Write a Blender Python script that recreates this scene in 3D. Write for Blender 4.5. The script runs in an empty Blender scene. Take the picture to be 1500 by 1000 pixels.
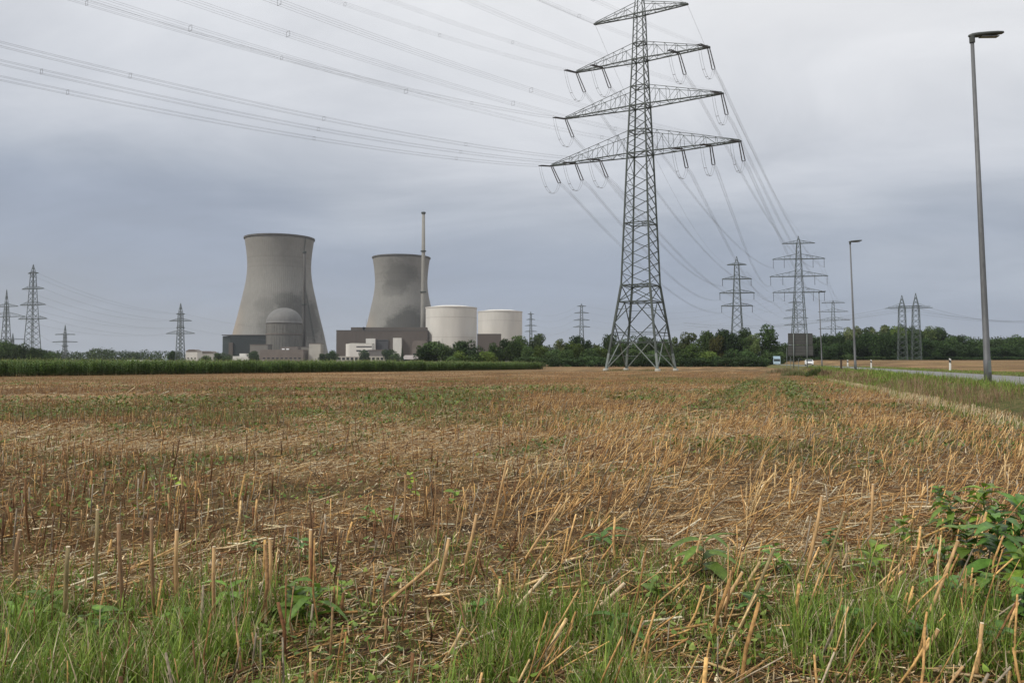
import bpy, math, random
import numpy as np
from mathutils import Vector, Matrix
random.seed(7); RS = np.random.RandomState(11)
PI = math.pi
scn = bpy.context.scene
COL = scn.collection
F = 1216.0; HOR = 531.0; EYE = 1.0

# ------------------------------------------------------------------ helpers
def wx(px, D): return (px - 750.0) / F * D
def wz(py, D): return EYE + (HOR - py) / F * D

def sm(a, b, x):
    t = np.clip((np.asarray(x, float) - a) / (b - a), 0, 1); return t * t * (3 - 2 * t)

def edge(y):                                    # near edge of the road
    y = np.asarray(y, float)
    return 8.2 + 0.32 * np.minimum(y, 140) + 0.262 * np.maximum(y - 140, 0)
ROADW = 4.9

def base_field(y): return -0.5 * sm(6, 90, y)
def gz(x, y):
    x = np.asarray(x, float); y = np.asarray(y, float)
    u = x - edge(y); zf = base_field(y)
    road = 0.25
    z = zf + 0.0 * x
    t = sm(-3.9, -0.9, u)
    ditch = -0.10 * np.exp(-((u + 3.6) / 0.7) ** 2)
    z = z * (1 - t) + road * t + ditch
    right = 0.12 + 2.1 * sm(90, 420, y)
    t2 = sm(6.5, 26, u)
    z = z * (1 - t2) + right * t2
    r2 = sm(-40, -400, -0.0 * x)  # flat elsewhere
    return z
def gz1(x, y): return float(gz(np.array([x]), np.array([y]))[0])

def ground_at(px, py):                          # distance along +Y where the pixel ray meets the field
    D = 3.0
    for _ in range(40):
        z = gz1(wx(px, D), D)
        D = (EYE - z) * F / max(py - HOR, 1.0)
    return D

def tag(o, label=None, cat=None, group=None, kind=None):
    if label: o['label'] = label
    if cat: o['category'] = cat
    if group: o['group'] = group
    if kind: o['kind'] = kind
    return o

def empty(name, loc, rz=0):
    o = bpy.data.objects.new(name, None); COL.objects.link(o)
    o.location = loc; o.rotation_euler = (0, 0, rz); o.empty_display_size = 0.3
    return o

def copy_tree(o, parent=None):
    c = o.copy(); COL.objects.link(c); c.parent = parent
    for ch in list(o.children): copy_tree(ch, c)
    return c

class MB:
    """collects geometry, builds one mesh"""
    def __init__(s): s.v = []; s.f = []
    def add(s, vs, fs):
        n = len(s.v); s.v += [tuple(v) for v in vs]; s.f += [tuple(i + n for i in f) for f in fs]
    def box(s, x0, x1, y0, y1, z0, z1):
        s.add([(x0,y0,z0),(x1,y0,z0),(x1,y1,z0),(x0,y1,z0),(x0,y0,z1),(x1,y0,z1),(x1,y1,z1),(x0,y1,z1)],
              [(0,3,2,1),(4,5,6,7),(0,1,5,4),(1,2,6,5),(2,3,7,6),(3,0,4,7)])
    def tube(s, pts, r, n=4, r2=None):
        pts = [Vector(p) for p in pts]; m = len(pts); rings = []
        for i, p in enumerate(pts):
            d = (pts[min(i+1, m-1)] - pts[max(i-1, 0)]).normalized()
            up = Vector((0,0,1)) if abs(d.z) < 0.9 else Vector((1,0,0))
            a = d.cross(up).normalized(); b = d.cross(a).normalized()
            rr = r if r2 is None else r + (r2 - r) * i / max(m-1, 1)
            rings.append([p + a*rr*math.cos(2*PI*(k+.5)/n) + b*rr*math.sin(2*PI*(k+.5)/n) for k in range(n)])
        vs = [q for R in rings for q in R]; fs = []
        for i in range(m-1):
            for k in range(n):
                k2 = (k+1) % n
                fs.append((i*n+k, (i+1)*n+k, (i+1)*n+k2, i*n+k2))
        fs.append(tuple(range(n))); fs.append(tuple((m-1)*n + k for k in reversed(range(n))))
        s.add(vs, fs)
    def lathe(s, prof, n=48, c=(0,0), caps=True):
        vs = []; fs = []
        for (r, z) in prof:
            for k in range(n):
                a = 2*PI*k/n; vs.append((c[0]+r*math.cos(a), c[1]+r*math.sin(a), z))
        for i in range(len(prof)-1):
            for k in range(n):
                k2 = (k+1) % n
                fs.append((i*n+k, i*n+k2, (i+1)*n+k2, (i+1)*n+k))
        if caps:
            fs.append(tuple(reversed(range(n)))); fs.append(tuple((len(prof)-1)*n+k for k in range(n)))
        s.add(vs, fs)
    def prism(s, poly, y0, y1):                 # poly in xz, extruded along y
        n = len(poly)
        vs = [(p[0], y0, p[1]) for p in poly] + [(p[0], y1, p[1]) for p in poly]
        fs = [tuple(range(n)), tuple(reversed(range(n, 2*n)))]
        for k in range(n):
            k2 = (k+1) % n; fs.append((k, n+k, n+k2, k2))
        s.add(vs, fs)
    def build(s, name, mat, parent=None, loc=None, smooth=False, fix=True):
        me = bpy.data.meshes.new(name); me.from_pydata(s.v, [], s.f); me.update()
        if fix:
            import bmesh
            bm = bmesh.new(); bm.from_mesh(me); bmesh.ops.recalc_face_normals(bm, faces=bm.faces); bm.to_mesh(me); bm.free()
        if smooth: me.polygons.foreach_set('use_smooth', [True]*len(me.polygons))
        me.materials.append(mat)
        o = bpy.data.objects.new(name, me); COL.objects.link(o)
        if parent: o.parent = parent
        if loc: o.location = loc
        return o

def np_mesh(name, V, loops, sizes, cols, mat, parent=None, smooth=False):
    me = bpy.data.meshes.new(name)
    nv = len(V); me.vertices.add(nv); me.vertices.foreach_set('co', np.ascontiguousarray(V, dtype=np.float32).ravel())
    me.loops.add(len(loops)); me.loops.foreach_set('vertex_index', np.asarray(loops, dtype=np.int32))
    npoly = len(sizes); me.polygons.add(npoly)
    st = np.zeros(npoly, dtype=np.int32); st[1:] = np.cumsum(sizes)[:-1]
    me.polygons.foreach_set('loop_start', st)
    try: me.polygons.foreach_set('loop_total', np.asarray(sizes, dtype=np.int32))
    except Exception: pass
    if smooth: me.polygons.foreach_set('use_smooth', np.ones(npoly, dtype=bool))
    me.update(calc_edges=True); me.validate()
    if cols is not None:
        ca = me.color_attributes.new('tint', 'FLOAT_COLOR', 'POINT')
        c4 = np.ones((nv, 4), dtype=np.float32); c4[:, :3] = cols
        ca.data.foreach_set('color', c4.ravel())
    me.materials.append(mat)
    o = bpy.data.objects.new(name, me); COL.objects.link(o)
    if parent: o.parent = parent
    return o

# ------------------------------------------------------------------ materials
def new_mat(name):
    m = bpy.data.materials.new(name); m.use_nodes = True
    nt = m.node_tree; b = nt.nodes['Principled BSDF']
    return m, nt, b
def L(nt, a, b): nt.links.new(a, b)
def node(nt, t, **kw):
    n = nt.nodes.new(t)
    for k, v in kw.items(): setattr(n, k, v)
    return n
def noise(nt, vec, scale, detail=5, rough=.6, dist=0):
    n = node(nt, 'ShaderNodeTexNoise'); n.inputs['Scale'].default_value = scale
    n.inputs['Detail'].default_value = detail; n.inputs['Roughness'].default_value = rough
    n.inputs['Distortion'].default_value = dist
    if vec is not None: L(nt, vec, n.inputs['Vector'])
    return n.outputs['Fac']
def mapr(nt, val, a, b, c=0., d=1.):
    n = node(nt, 'ShaderNodeMapRange'); n.interpolation_type = 'SMOOTHSTEP'
    L(nt, val, n.inputs['Value'])
    for k, v in (('From Min', a), ('From Max', b), ('To Min', c), ('To Max', d)): n.inputs[k].default_value = v
    return n.outputs['Result']
def mixc(nt, fac, a, b, mode='MIX'):
    n = node(nt, 'ShaderNodeMix', data_type='RGBA', blend_type=mode)
    if isinstance(fac, float): n.inputs[0].default_value = fac
    else: L(nt, fac, n.inputs[0])
    for s, v in ((n.inputs[6], a), (n.inputs[7], b)):
        if isinstance(v, tuple): s.default_value = (*v, 1)
        else: L(nt, v, s)
    return n.outputs[2]
def mth(nt, op, a, b=None, c=None):
    n = node(nt, 'ShaderNodeMath', operation=op)
    for i, v in enumerate((a, b, c)):
        if v is None: continue
        if isinstance(v, (int, float)): n.inputs[i].default_value = v
        else: L(nt, v, n.inputs[i])
    return n.outputs[0]
def objvec(nt, scale=(1,1,1), which='Object'):
    tc = node(nt, 'ShaderNodeTexCoord'); mp = node(nt, 'ShaderNodeMapping')
    mp.inputs['Scale'].default_value = scale
    L(nt, tc.outputs[which], mp.inputs['Vector']); return mp.outputs['Vector']

def simple(name, col, rough=.7, var=.25, scale=1., metal=0., stretch=(1,1,1), bump=0.):
    m, nt, b = new_mat(name)
    v = objvec(nt, stretch)
    n1 = noise(nt, v, scale, 6); n2 = noise(nt, v, scale*7, 4)
    f = mth(nt, 'ADD', mth(nt, 'MULTIPLY', n1, .65), mth(nt, 'MULTIPLY', n2, .35))
    f = mapr(nt, f, .3, .7)
    lo = tuple(c*(1-var) for c in col); hi = tuple(min(c*(1+var), 1) for c in col)
    L(nt, mixc(nt, f, lo, hi), b.inputs['Base Color'])
    b.inputs['Roughness'].default_value = rough; b.inputs['Metallic'].default_value = metal
    if bump:
        bp = node(nt, 'ShaderNodeBump'); bp.inputs['Strength'].default_value = bump
        L(nt, n2, bp.inputs['Height']); L(nt, bp.outputs[0], b.inputs['Normal'])
    return m

def tinted(name, rough=.6, spec=.3, var=.25, scale=30., objrand=0., transl=0., gain=1.):
    m, nt, b = new_mat(name)
    at = node(nt, 'ShaderNodeAttribute', attribute_name='tint')
    n1 = noise(nt, objvec(nt), scale, 4)
    k = mapr(nt, n1, .3, .7, (1-var)*gain, (1+var)*gain)
    vm = node(nt, 'ShaderNodeVectorMath', operation='SCALE')
    L(nt, at.outputs['Color'], vm.inputs[0]); L(nt, k, vm.inputs['Scale'])
    out = vm.outputs[0]
    if objrand:
        oi = node(nt, 'ShaderNodeObjectInfo')
        vm2 = node(nt, 'ShaderNodeVectorMath', operation='SCALE')
        L(nt, out, vm2.inputs[0]); L(nt, mapr(nt, oi.outputs['Random'], 0, 1, 1-objrand, 1+objrand), vm2.inputs['Scale'])
        out = mixc(nt, 1.0, vm2.outputs[0], oi.outputs['Color'], 'MULTIPLY')
    L(nt, out, b.inputs['Base Color'])
    b.inputs['Roughness'].default_value = rough
    b.inputs['Specular IOR Level'].default_value = spec
    if transl:
        tr = node(nt, 'ShaderNodeBsdfTranslucent'); L(nt, out, tr.inputs['Color'])
        mx = node(nt, 'ShaderNodeMixShader'); mx.inputs[0].default_value = transl
        L(nt, b.outputs[0], mx.inputs[1]); L(nt, tr.outputs[0], mx.inputs[2])
        L(nt, mx.outputs[0], nt.nodes['Material Output'].inputs['Surface'])
    return m

M = {}
M['stalk'] = tinted('dry_stalk', .75, .15, .35, 60., gain=.86)
M['grass'] = tinted('grass_blade', .5, .3, .2, 20., transl=.3)
M['leaf'] = tinted('weed_leaf', .45, .4, .25, 60., objrand=.25, transl=.25)
M['foliage'] = tinted('tree_foliage', .7, .1, .25, .5, objrand=.32, transl=.12)
M['corn'] = tinted('corn_leaf', .5, .3, .25, 1., transl=.2)
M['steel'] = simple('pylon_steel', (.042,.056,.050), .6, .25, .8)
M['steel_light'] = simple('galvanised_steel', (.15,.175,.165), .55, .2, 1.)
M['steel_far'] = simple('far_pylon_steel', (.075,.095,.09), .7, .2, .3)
M['insul'] = simple('insulator_porcelain', (.05,.05,.055), .35, .2, 2.)
M['wire'] = simple('conductor_aluminium', (.13,.135,.14), .5, .1, 1.)
M['lamp_pole'] = simple('lamp_pole_steel', (.125,.13,.135), .6, .3, 2., .3, (1,1,.25))
M['lamp_head'] = simple('lamp_head_plastic', (.045,.05,.045), .5, .2, 5.)
M['lamp_glass'] = simple('lamp_lens', (.07,.07,.075), .2, .1, 5.)
M['bark'] = simple('tree_bark', (.10,.08,.06), .9, .3, 2.)
M['white_paint'] = simple('white_render', (.60,.59,.55), .8, .10, .15, 0, (1,1,.3))
M['pale'] = simple('pale_panel', (.40,.39,.35), .8, .12, .15)
M['brown'] = simple('brown_cladding', (.098,.083,.072), .8, .12, .06, 0, (1,1,.2))
M['brown2'] = simple('brown_concrete', (.15,.13,.115), .85, .18, .15)
M['dark_clad'] = simple('dark_green_cladding', (.020,.029,.030), .6, .3, .08, 0, (1,1,.3))
M['dark_glass'] = simple('window_glass', (.03,.035,.04), .2, .2, .5)
M['grey_roof'] = simple('fibre_cement_roof', (.30,.27,.26), .8, .15, .3)
M['skylight'] = simple('bright_roof_sheet', (.85,.87,.88), .35, .05, .3)
M['sign_back'] = simple('sign_back_metal', (.085,.085,.08), .6, .15, .8)
M['post_white'] = simple('white_plastic', (.75,.75,.72), .5, .08, 4.)
M['post_black'] = simple('black_plastic', (.025,.025,.025), .5, .1, 4.)
M['post_brown'] = simple('dirty_brown_plastic', (.07,.05,.035), .7, .2, 6.)
M['car_white'] = simple('car_paint_white', (.78,.78,.77), .25, .03, 1.)
M['car_glass'] = simple('car_glass', (.04,.05,.055), .1, .1, 1.)
M['rubber'] = simple('tyre_rubber', (.02,.02,.02), .8, .2, 3.)
M['lorry_blue'] = simple('lorry_tarp', (.38,.50,.58), .5, .12, .6)
M['headlight'] = simple('headlight_glass', (.85,.86,.88), .1, .02, 1.)

# cooling tower concrete ----------------------------------------------------
def tower_mat(name, patches, base=(.225,.222,.205)):
    m, nt, b = new_mat(name)
    tc = node(nt, 'ShaderNodeTexCoord'); sx = node(nt, 'ShaderNodeSeparateXYZ')
    L(nt, tc.outputs['Object'], sx.inputs[0])
    X, Y, Z = sx.outputs
    ang = mth(nt, 'ARCTAN2', Y, X)
    cyl = node(nt, 'ShaderNodeCombineXYZ')
    L(nt, mth(nt, 'MULTIPLY', ang, 40.), cyl.inputs[0]); L(nt, mth(nt, 'MULTIPLY', Z, .22), cyl.inputs[1])
    streak = noise(nt, cyl.outputs[0], .55, 6, .65)
    cyl2 = node(nt, 'ShaderNodeCombineXYZ')
    L(nt, mth(nt, 'MULTIPLY', ang, 40.), cyl2.inputs[0]); L(nt, mth(nt, 'MULTIPLY', Z, 1.), cyl2.inputs[1])
    blot = noise(nt, cyl2.outputs[0], .045, 5, .6)
    c = mixc(nt, mapr(nt, streak, .35, .65), tuple(x*.94 for x in base), tuple(x*1.06 for x in base))
    c = mixc(nt, mapr(nt, blot, .4, .7, 0., .4), c, tuple(x*.72 for x in base))
    # ribs
    rib = mth(nt, 'SINE', mth(nt, 'MULTIPLY', ang, 110.))
    c = mixc(nt, mapr(nt, rib, -.2, 1., .0, .05), c, (.14,.135,.12))
    # lift joints: horizontal bands of the climbing formwork
    lift = mth(nt, 'SINE', mth(nt, 'MULTIPLY', Z, 2.1))
    c = mixc(nt, mapr(nt, lift, .8, 1., 0., .10), c, (.15,.145,.13))
    # two broad repair bands below the rim
    for z0, w, k in ((133, 1.6, .35), (127, 2.6, .18), (121, 1.6, .32), (150, 4., .12)):
        d = mth(nt, 'ABSOLUTE', mth(nt, 'SUBTRACT', Z, z0))
        c = mixc(nt, mapr(nt, d, w, w*.4, 0., k), c, (.17,.165,.155))
    # warm sunlight painted into the colour low on the left flank
    d = mth(nt, 'ABSOLUTE', mth(nt, 'SUBTRACT', Z, 45.))
    lm = mth(nt, 'MULTIPLY', mapr(nt, d, 38., 5.), mapr(nt, X, -25., -52.))
    c = mixc(nt, mth(nt, 'MULTIPLY', lm, .5), c, (.33,.265,.20))
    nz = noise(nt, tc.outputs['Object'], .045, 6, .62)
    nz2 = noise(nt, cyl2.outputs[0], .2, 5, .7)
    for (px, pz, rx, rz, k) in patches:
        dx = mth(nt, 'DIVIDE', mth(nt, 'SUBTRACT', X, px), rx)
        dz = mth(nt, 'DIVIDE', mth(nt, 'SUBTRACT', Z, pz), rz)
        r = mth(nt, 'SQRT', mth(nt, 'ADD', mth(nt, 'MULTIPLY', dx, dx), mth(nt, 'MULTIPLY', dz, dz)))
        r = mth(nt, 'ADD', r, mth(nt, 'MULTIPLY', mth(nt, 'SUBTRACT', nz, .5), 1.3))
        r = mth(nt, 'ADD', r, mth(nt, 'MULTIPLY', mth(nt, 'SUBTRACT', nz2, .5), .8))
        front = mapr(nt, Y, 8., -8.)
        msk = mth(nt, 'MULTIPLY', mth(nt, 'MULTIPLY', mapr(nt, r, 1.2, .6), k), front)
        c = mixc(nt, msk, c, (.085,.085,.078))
    L(nt, c, b.inputs['Base Color']); b.inputs['Roughness'].default_value = .9
    bp = node(nt, 'ShaderNodeBump'); bp.inputs['Strength'].default_value = .2; bp.inputs['Distance'].default_value = .4
    L(nt, rib, bp.inputs['Height']); L(nt, bp.outputs[0], b.inputs['Normal'])
    return m

# ground ---------------------------------------------------------------------
def ground_mat():
    m, nt, b = new_mat('stubble_ground')
    v = objvec(nt)
    at = node(nt, 'ShaderNodeAttribute', attribute_name='cover')   # r green, g straw, b verge
    sp = node(nt, 'ShaderNodeSeparateColor'); L(nt, at.outputs['Color'], sp.inputs[0])
    fine = noise(nt, v, 38, 8, .75); mid = noise(nt, v, 5, 6, .65); big = noise(nt, v, .55, 5, .6)
    vs = objvec(nt, (3, 60, 20)); st1 = noise(nt, vs, 1., 6, .7, .6)
    vs2 = objvec(nt, (70, 4, 20)); st2 = noise(nt, vs2, 1., 6, .7, .6)
    strawf = mth(nt, 'MAXIMUM', mapr(nt, st1, .5, .66), mapr(nt, st2, .52, .68))
    strawc = mixc(nt, mapr(nt, fine, .3, .7), (.21,.125,.055), (.52,.365,.19))
    soil = mixc(nt, mapr(nt, mid, .35, .65), (.038,.026,.017), (.11,.070,.040))
    a = mth(nt, 'ADD', mth(nt, 'MULTIPLY', strawf, .55), mapr(nt, mid, .38, .66, 0., .45))
    a = mth(nt, 'MINIMUM', mth(nt, 'ADD', a, mth(nt, 'MULTIPLY', sp.outputs[1], .75)), 1.)
    c = mixc(nt, a, soil, strawc)
    gn = mth(nt, 'MULTIPLY', mapr(nt, mid, .38, .6), sp.outputs[0])
    c = mixc(nt, gn, c, mixc(nt, mapr(nt, fine, .3, .7), (.045,.055,.013), (.13,.125,.035)))
    # large scale redness variation across the field
    c = mixc(nt, mapr(nt, big, .42, .68, 0., .45), c, (.22,.105,.045))
    vg = mixc(nt, mapr(nt, mid, .35, .65), (.055,.075,.022), (.16,.14,.055))
    vg = mixc(nt, mapr(nt, big, .5, .65, 0., .6), vg, (.20,.135,.075))
    c = mixc(nt, sp.outputs[2], c, vg)
    L(nt, c, b.inputs['Base Color']); b.inputs['Roughness'].default_value = .95
    b.inputs['Specular IOR Level'].default_value = .1
    bp = node(nt, 'ShaderNodeBump'); bp.inputs['Strength'].default_value = 1.; bp.inputs['Distance'].default_value = .05
    L(nt, fine, bp.inputs['Height']); L(nt, bp.outputs[0], b.inputs['Normal'])
    return m
M['ground'] = ground_mat()

# ------------------------------------------------------------------ cover maps (world space)
class VNoise:
    def __init__(s, seed, n=256): s.g = np.random.RandomState(seed).rand(n, n); s.n = n
    def __call__(s, x, y, sc):
        x = np.asarray(x)/sc + 1000; y = np.asarray(y)/sc + 1000
        xi = np.floor(x).astype(int); yi = np.floor(y).astype(int); fx = x-xi; fy = y-yi
        fx = fx*fx*(3-2*fx); fy = fy*fy*(3-2*fy); g = s.g; n = s.n
        a = g[xi % n, yi % n]; b_ = g[(xi+1) % n, yi % n]; c = g[xi % n, (yi+1) % n]; d = g[(xi+1) % n, (yi+1) % n]
        return (a*(1-fx)+b_*fx)*(1-fy) + (c*(1-fx)+d*fx)*fy
    def fbm(s, x, y, sc, o=4):
        t = 0; A = 0; k = 1.
        for i in range(o): t = t + k*s(x, y, sc/2**i); A += k; k *= .55
        return t/A
VN = VNoise(3); VN2 = VNoise(9); VN3 = VNoise(21)

def patch_world(px, py, hw, hh):
    D = ground_at(px, py); Dn = ground_at(px, py+hh); Df = ground_at(px, max(py-hh, HOR+8))
    return (wx(px, D), (Dn+Df)/2, hw/F*D, (Df-Dn)/2)
GREEN = [(*patch_world(*p[:4]), p[4]) for p in [
    (150,600,260,18,.75),(400,612,170,12,.9),(620,592,150,18,.95),(790,570,90,6,.6),(950,584,75,8,1.),(1040,558,80,10,.9),
    (1120,658,170,16,.85),(865,762,45,12,1.),(1330,640,150,22,.7),(1090,585,60,8,.6),(300,765,120,16,.5),(880,700,120,14,.35),
    (1240,690,120,14,.5),(60,760,90,30,.5),(1180,620,60,20,.4),(560,800,60,14,.35),(1400,800,110,50,.6)]]
STRAW = [(*patch_world(*p[:4]), p[4]) for p in [
    (180,655,260,17,1.),(420,690,130,20,.9),(620,640,260,16,.8),(900,640,150,12,.8),(60,640,120,12,.9),(980,610,120,12,.6),
    (230,830,180,40,.7),(620,850,200,30,.5),(1080,800,160,40,.7),(1230,760,200,50,.6),(500,745,100,20,.5)]]
def cov(P, x, y):
    c = np.zeros_like(x)
    w = (VN.fbm(x, y, 1.3) - .5) * 1.1
    for (cx, cy, ax, ay, k) in P:
        r = np.sqrt(((x-cx)/ax)**2 + ((y-cy)/ay)**2)
        c = np.maximum(c, k*sm(1.25, .55, r + w))
    return c
def green_cov(x, y):
    u = x - edge(y)
    g = cov(GREEN, x, y)
    g = np.maximum(g, .6*sm(.50, .66, VN2.fbm(x, y, 5.)))
    trk = np.maximum(sm(.75, .35, np.abs(u+9.8)), sm(.7, .3, np.abs(u+7.6)))*sm(9, 16, y)*sm(150, 70, y)
    g = np.maximum(g, .85*trk)
    g = np.maximum(g, .75*sm(.56, .72, VN3.fbm(u*1.0+50, y*.13, 1.3, 3))*sm(-30, -10, u))
    g = g*(1 - .8*cov(STRAW, x, y))
    g = np.maximum(g, .7*sm(4.0, 3.3, y + .5*(VN.fbm(x, y, .8)-.5)))
    return g
def straw_cov(x, y): return np.maximum(cov(STRAW, x, y), .8*sm(.5, .66, VN3.fbm(x, y, 3.)))
def verge_cov(x, y):
    u = x - edge(y)
    j = (VN.fbm(x, y, 1.2)-.5)*.8
    left = sm(-3.9, -3.4, u + j)*sm(.5, .2, u)
    right = sm(4.4, 4.7, u)*sm(11.5, 9, u + j*2)
    return np.maximum(left, right)

# ------------------------------------------------------------------ terrain
us = np.concatenate([-np.geomspace(6000, 52, 34), np.arange(-51, 9, .3), np.arange(9, 14, .6), np.array([16,18,21,24,28,34,42,55,80]), np.geomspace(110, 6000, 16)])
ys = np.concatenate([-np.geomspace(3000, 4, 14), np.arange(-3, 0, 1.), np.arange(0, 40, .25), np.geomspace(40, 6000, 90)[0:]])
U, Yg = np.meshgrid(us, ys); Xg = edge(np.maximum(Yg, -10)) + U
Zg = gz(Xg, Yg)
near = sm(60, 20, Yg)
mask = (1 - sm(-.9, 0, U)*sm(5.6, 5.0, U))
Zg = Zg + (VN.fbm(Xg, Yg, .7) - .5)*.045*near*mask + (VN2.fbm(Xg, Yg, 3.) - .5)*.05*near*mask
# the field is a little lower under the road so the road sheet never meets it
onroad = sm(-.35, .0, U)*sm(5.25, 4.9, U)
Zg = Zg - .05*onroad
nr, nc = Xg.shape
V = np.stack([Xg.ravel(), Yg.ravel(), Zg.ravel()], 1)
idx = np.arange(nr*nc).reshape(nr, nc)
q = np.stack([idx[:-1,:-1], idx[:-1,1:], idx[1:,1:], idx[1:,:-1]], -1).reshape(-1, 4)
ground = np_mesh('field_ground', V, q.ravel(), np.full(len(q), 4), None, M['ground'], smooth=True)
ca = ground.data.color_attributes.new('cover', 'FLOAT_COLOR', 'POINT')
xx, yy = V[:,0], V[:,1]
cc = np.ones((len(V), 4), np.float32)
cc[:,0] = green_cov(xx, yy); cc[:,1] = straw_cov(xx, yy); cc[:,2] = verge_cov(xx, yy)
ca.data.foreach_set('color', cc.ravel())
tag(ground, kind='structure')

def terr(x, y):                                 # includes the micro relief
    u = x - edge(y); n_ = sm(60, 20, y); mk = (1 - sm(-.9, 0, u)*sm(5.6, 5.0, u))
    return gz(x, y) + (VN.fbm(x, y, .7)-.5)*.045*n_*mk + (VN2.fbm(x, y, 3.)-.5)*.05*n_*mk

# road ------------------------------------------------------------------------
def road_mat():
    m, nt, b = new_mat('asphalt')
    v = objvec(nt); f1 = noise(nt, v, 60, 6, .7); f2 = noise(nt, v, .6, 5, .6)
    c = mixc(nt, mapr(nt, f1, .3, .7), (.13,.13,.13), (.20,.20,.198))
    c = mixc(nt, mapr(nt, f2, .45, .65, 0, .35), c, (.235,.23,.22))
    L(nt, c, b.inputs['Base Color']); b.inputs['Roughness'].default_value = .85
    return m
ry = np.concatenate([np.arange(-20, 160, 2.), np.arange(160, 900, 10.)])
mb = MB(); vs = []; fs = []
for i, y in enumerate(ry):
    e = float(edge(y))
    for k, (du, dz) in enumerate(((-.02,.20),(0,.256),(2.45,.285),(4.9,.256),(4.92,.20))): vs.append((e+du, y, dz))
for i in range(len(ry)-1):
    for k in range(4): fs.append((i*5+k, i*5+k+1, (i+1)*5+k+1, (i+1)*5+k))
mb.add(vs, fs); road = mb.build('road', road_mat(), fix=False); tag(road, kind='structure')

# ------------------------------------------------------------------ vegetation generators
def gen_tubes(P0, P1, Pm, r0, r1, n, col, cap=True):
    """three rings per tube (bend in the middle)"""
    N = len(P0)
    d = P1 - P0; d /= np.linalg.norm(d, axis=1)[:, None] + 1e-9
    up = np.where(np.abs(d[:, 2:3]) < .9, np.array([[0, 0, 1.]]), np.array([[1., 0, 0]]))
    a = np.cross(d, up); a /= np.linalg.norm(a, axis=1)[:, None] + 1e-9; b = np.cross(d, a)
    rings = [(P0, r0), (Pm, (r0+r1)/2), (P1, r1)] if Pm is not None else [(P0, r0), (P1, r1)]
    m = len(rings); V = np.zeros((N, m, n, 3))
    for i, (p, r) in enumerate(rings):
        for k in range(n):
            t = 2*PI*k/n
            V[:, i, k] = p + a*(r*math.cos(t))[:, None] + b*(r*math.sin(t))[:, None]
    base = (np.arange(N)*m*n)[:, None, None]
    fs = []
    for i in range(m-1):
        for k in range(n):
            k2 = (k+1) % n; fs.append((i*n+k, (i+1)*n+k, (i+1)*n+k2, i*n+k2))
    fs = np.array(fs)[None] + base; loops = fs.reshape(N, -1)
    sizes = np.full((N, (m-1)*n), 4)
    if cap:
        cp = (np.arange(n)[::-1] + (m-1)*n)[None] + (np.arange(N)*m*n)[:, None]
        loops = np.concatenate([loops, cp], 1); sizes = np.concatenate([sizes, np.full((N, 1), n)], 1)
    C = np.repeat(col[:, None, :], m*n, 1).reshape(N, m, n, 3).copy()
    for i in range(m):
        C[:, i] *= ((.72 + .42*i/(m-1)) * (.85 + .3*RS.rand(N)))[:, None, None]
    C *= (.88 + .24*RS.rand(N, 1, n, 1)) if n > 4 else 1.
    C = np.clip(C, 0, .9)
    return V.reshape(-1, 3), loops.ravel(), sizes.ravel(), C.reshape(-1, 3)

def gen_blades(P, h, w, yaw, lean, curl, col, seg=3):
    """tapered curved blades"""
    N = len(P); dirx = np.cos(yaw); diry = np.sin(yaw); sx = -diry; sy = dirx
    V = np.zeros((N, seg*2+1, 3)); C = np.zeros((N, seg*2+1, 3))
    px = np.zeros(N); pz = np.zeros(N)
    for i in range(seg+1):
        t = i/seg
        ang = lean + curl*t
        if i > 0:
            px = px + np.sin(ang)*h/seg; pz = pz + np.cos(ang)*h/seg
        ww = w*(1 - t**1.6)*(.75+.5*min(t*3, 1)*(1-t))
        cx = P[:,0] + dirx*px; cy = P[:,1] + diry*px; cz = P[:,2] + pz
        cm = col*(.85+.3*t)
        if i < seg:
            V[:, 2*i] = np.stack([cx-sx*ww, cy-sy*ww, cz], 1); V[:, 2*i+1] = np.stack([cx+sx*ww, cy+sy*ww, cz], 1)
            C[:, 2*i] = cm; C[:, 2*i+1] = cm
        else:
            V[:, 2*i] = np.stack([cx, cy, cz], 1); C[:, 2*i] = cm
    loops = []; sizes = []
    for i in range(seg-1): loops += [2*i, 2*i+1, 2*i+3, 2*i+2]; sizes.append(4)
    loops += [2*(seg-1), 2*(seg-1)+1, 2*seg]; sizes.append(3)
    loops = np.array(loops)[None] + (np.arange(N)*(2*seg+1))[:, None]
    return V.reshape(-1, 3), loops.ravel(), np.tile(sizes, N), C.reshape(-1, 3)

def merge(parts):
    Vs, Ls, Ss, Cs = [], [], [], []; off = 0
    for (v, l, s, c) in parts:
        Vs.append(v); Ls.append(l + off); Ss.append(s); Cs.append(c); off += len(v)
    return np.concatenate(Vs), np.concatenate(Ls), np.concatenate(Ss), np.concatenate(Cs)

def scatter(y0, y1, dens, side=.70, pad=.8):
    """uniform points in the viewing wedge, a little wider than the frame"""
    A = side*(y1**2 - y0**2) + 2*pad*(y1-y0); n = int(A*dens)
    t = RS.rand(n*2)
    y = y0 + (y1-y0)*RS.rand(n*2)
    keep = RS.rand(n*2) < (side*y+pad)/(side*y1+pad)
    y = y[keep]; x = (RS.rand(len(y))*2-1)*(side*y+pad)
    if len(x) > n: x = x[:n]; y = y[:n]
    return x, y
def pick(pal, n, jit=.18):
    pal = np.array(pal); c = pal[RS.randint(0, len(pal), n)]
    return np.clip(c*(1+(RS.rand(n, 1)-.5)*2*jit), 0, 1)

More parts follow.
